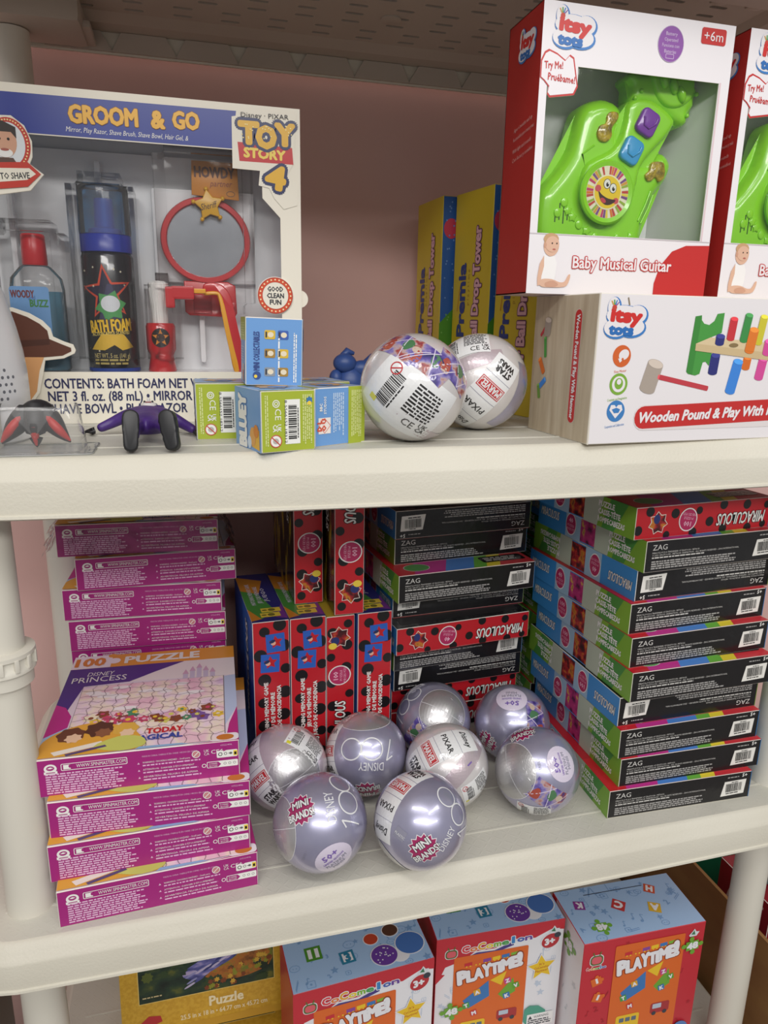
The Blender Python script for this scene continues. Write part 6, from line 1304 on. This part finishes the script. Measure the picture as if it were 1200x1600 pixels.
        for k in range(16): a = RND.random()*2*pi; q = RND.random()**.5*.0135; t.ell(.112+q*cos(a), .020+q*.9*sin(a), .0009, .0009, CWH, 6, n=8)
        logo_x = .152
    f.poly([(logo_x-.006, h-.0165), (logo_x-.002, h-.012), (logo_x+.001, h-.0075), (logo_x+.004, h-.012), (logo_x+.0085, h-.0125), (logo_x+.005, h-.0185), (logo_x-.004, h-.0190)], C('#d9dfe4'), 5); f.poly([(logo_x-.003, h-.0155), (logo_x+.001, h-.010), (logo_x+.003, h-.0165)], C('#3f7a56'), 6)
    return mb.build('puzzle_carton')
cw = make_coco('white'); tag(cw, 'white and red puzzle carton with an orange board, leftmost on the bottom shelf', 'puzzle carton', 'puzzle cartons on the bottom shelf'); seat(cw, (-.1622, .0269), 3.2, DC, ZB)
o = dup(cw, 'white and red puzzle carton between its twin and the all red one'); seat(o, (.0149, .0580), -2.2, DC, ZB)
cr_ = make_coco('red'); tag(cr_, 'all red puzzle carton with a pale blue top, rightmost on the bottom shelf', 'puzzle carton', 'puzzle cartons on the bottom shelf'); seat(cr_, (.1845, .0100), -1.6, DC, ZB)

# golden landscape puzzles
GOLD = noise_mat('gold_weave_print', [(.4, '#c79a2f'), (.6, '#d3a83a')], 260, .35); GOLDL = C('#d9b24a', .35)
LAND = noise_mat('dark_trees_print', [(.3, '#14201c'), (.5, '#22382a'), (.62, '#3a4a2a'), (.75, '#6a6a2a')], 42, .35, stretch=(1, 1, 1.6))
RIV = noise_mat('violet_river_print', [(.3, '#3a3f78'), (.5, '#6a6aa8'), (.65, '#a99cc0')], 60, .35, stretch=(1, 1, 3)); AUT = noise_mat('autumn_bank_print', [(.3, '#5a3a1c'), (.5, '#a8662a'), (.65, '#6f7a2c')], 80, .35)
def make_gold():
    w_, d, h = .208, .05, .255
    mb, F = carton(w_, d, h, dict(all=GOLD), edge=GOLDL); f = F['front']
    x, y, W_, H_ = .022, .048, .166, .185
    f.rect(x-.001, y-.001, W_+.002, H_+.002, C('#e3c672'), 1); f.rect(x, y, W_, H_, LAND, 2)
    f.poly([(x+.03, y+.10), (x+.075, y+.108), (x+W_, y+.135), (x+W_, y+.185), (x+.02, y+.185), (x, y+.135)], C('#2c2f5a'), 3)
    f.poly(smooth_outline([(x+.052, y+.030), (x+.085, y+.048), (x+.12, y+.062), (x+.105, y+.085), (x+.14, y+.105), (x+.150, y+.100), (x+.128, y+.080), (x+.145, y+.062), (x+.115, y+.040), (x+.085, y+.024), (x+.068, y+.018)], 3), RIV, 4)
    f.poly(smooth_outline([(x+.080, y+.020), (x+.115, y+.038), (x+.148, y+.060), (x+.164, y+.045), (x+.160, y+.020), (x+.12, y+.010)], 3), AUT, 5); f.poly(smooth_outline([(x+.045, y+.050), (x+.07, y+.058), (x+.105, y+.070), (x+.095, y+.082), (x+.06, y+.075), (x+.04, y+.062)], 3), C('#7d8a2c'), 5)
    rl = random.Random(12); tc = [LAND, C('#1c2f22'), C('#2f4426'), C('#16251f'), C('#54602a')]
    for k in range(70):
        a, b = rl.uniform(.004, .162), rl.uniform(.004, .15)
        if abs(b-(.02+.55*(a-.06))) > .022 or rl.random() < .12: s_ = rl.uniform(.004, .010); f.poly([(min(max(q, x+.0005), x+W_-.0005), max(r_, y+.0005)) for q, r_ in smooth_outline(starpts(x+a, y+b, s_, s_*.75, 8, a*90), 2)], rl.choice(tc), 6)
    for k in range(40): a = rl.uniform(.06, .15); b = .02+.55*(a-.06)+rl.uniform(-.012, .012); f.ell(x+a, y+b, rl.uniform(.004, .010), .0014, rl.choice([C('#8a8ab8'), C('#4a4f8c'), C('#b6aecb'), C('#2f3670')]), 5, .45)
    for k in range(36): a = rl.uniform(.08, .162); b = max(.005, -.008+.45*(a-.06)+rl.uniform(-.012, .010)); f.poly(starpts(x+a, y+b, .0038, .0024, 6, k), rl.choice([C('#b0702c'), C('#8a8a2c'), C('#c9a03a'), C('#7a3f22')]), 7)
    for a, b, s_ in ((.02, .05, .020), (.035, .075, .018), (.012, .085, .022), (.152, .095, .020), (.158, .070, .013), (.05, .035, .010)): f.poly(smooth_outline(starpts(x+a, y+b, s_, s_*.75, 9, a*40), 2), LAND, 6)
    f.lines(x+.004, y+.006, .026, .003, 1, C('#c9b98a'), 7)
    f.text('Puzzle', x+.084, .0275, .0125, C('#efe3bb', .35), 3, 0, .04, w=.042); f.text('25.5 in x 18 in • 64.77 cm x 45.72 cm', x+.048, .0160, .0062, C('#efe3bb', .35), 3, 0, .022, w=.108); f.rect(0, 0, w_, .010, C('#c79a35', .35), 1)
    f.poly([(x+.0, .022), (x+.010, .030), (x+.024, .028), (x+.026, .020), (x+.01, .015)], C('#b8343a'), 2)
    return mb.build('landscape_puzzle_box')
fl = make_gold(); tag(fl, 'gold puzzle box lying flat beneath the leaning landscape one', 'puzzle box', 'gold landscape puzzle boxes'); fl.matrix_world = Matrix.Translation((-.255, .29, ZB+.025)) @ Matrix.Rotation(-pi/2, 4, 'X') @ Matrix.Rotation(0, 4, 'Z')
fl.matrix_world = Matrix.Translation((-.255, .235, ZB+.0255)) @ Matrix.Rotation(-pi/2, 4, 'X') @ Matrix.Translation((0, 0, -.1275))
st = dup(fl, 'gold puzzle box with a dark river landscape, propped up on the bottom shelf'); st.matrix_world = Matrix.Translation((-.2545, .199, ZB+.0512)) @ Matrix.Rotation(radians(-9), 4, 'X') @ Matrix.Translation((0, -.025, 0)) 
# corrugated carton, bag of packets behind, neighbours beyond the posts
CARD = noise_mat('brown_corrugated_card', [(.35, '#8a6238'), (.65, '#96703f')], 6, .7, stretch=(1, 1, 4))
t = thing('cardboard_carton', (.64, .14, -.92), 'open brown cardboard carton standing on the floor beyond the right post', 'cardboard box')
m = MB(); hc = .648
for c_, d_ in (((-.172, 0, hc/2), (.005, .56, hc)), ((.172, 0, hc/2), (.005, .56, hc)), ((0, .2775, hc/2), (.34, .005, hc)), ((0, -.2775, hc/2), (.34, .005, hc)), ((0, 0, .0025), (.34, .55, .005))): m.box(c_, d_, CARD)
m.build('carton_body', t)
m = MB(); m.tube([(-.1755, -.10+.004*sin(k*1.3), .50-.02*k+.006*sin(k*2.1)) for k in range(8)], .0008, C('#3a2c1c', .6), 6); m.build('loose_thread', t)
mb, F = carton(.20, .12, .70, dict(all=C('#1f7a55', .4))); F['left'].rect(.02, .62, .08, .05, C('#2f9a6c', .4), 1); o = mb.build('green_carton'); tag(o, 'tall green carton standing in the brown cardboard carton at the right edge', 'carton'); o.location = (.61, .335, -.914)
mb, F = carton(.20, .10, .66, dict(all=C('#8e1f2c', .35))); f = F['left']; f.poly(ellipse(.05, .60, .020, .036, .5), C('#2a1a1c'), 1); f.ring(.05, .60, .03, .003, C('#d8b9b4'), 2, ry=.05); f.lines(.045, .635, .045, .014, 2, C('#e2c9c4'), 2); o = mb.build('dark_red_carton'); tag(o, 'dark red carton with pale print standing in the brown cardboard carton at the right edge', 'carton'); o.location = (.60, .10, -.914)
mb, F = carton(.16, .09, .018, dict(all=C('#8fb0ac', .4))); o = mb.build('teal_packet'); tag(o, 'pale teal packet lying on the dark red carton at the right edge', 'packet'); o.location = (.605, .10, -.2535)
m = MB(); m.lathe([(.020, 0), (.024, .003), (.024, .075), (.016, .088), (.009, .092)], C('#c8323c', .2, coat=.8), n=28); o = m.build('red_bottle'); tag(o, 'shiny red bottle standing on the teal packet at the right edge', 'bottle'); o.location = (.560, .105, -.2350)
mb, F = carton(.20, .05, .73, dict(all=C('#33191c', .35)), edge=C('#6a2a24')); f = F['front']
f.rect(0, 0, .006, .73, C('#7a2f28', .35), 1); f.rect(.194, 0, .006, .73, C('#7a2f28', .35), 1); f.rect(.012, 0, .003, .73, C('#7a2f28', .35), 1); f.rect(.184, .05, .004, .64, C('#7a2f28', .35), 1); f.rect(.02, .64, .16, .004, C('#7a2f28', .35), 1); f.text('of', .150, .690, .018, C('#b79be0', .35), 2, .25, 0, .5); f.lines(.03, .60, .1, .02, 2, C('#6a3a40'), 2)
o = mb.build('dark_game_carton'); tag(o, 'dark maroon carton with lilac script at the lower left edge, beyond the left post', 'carton'); o.location = (-.572, .12, -.92)
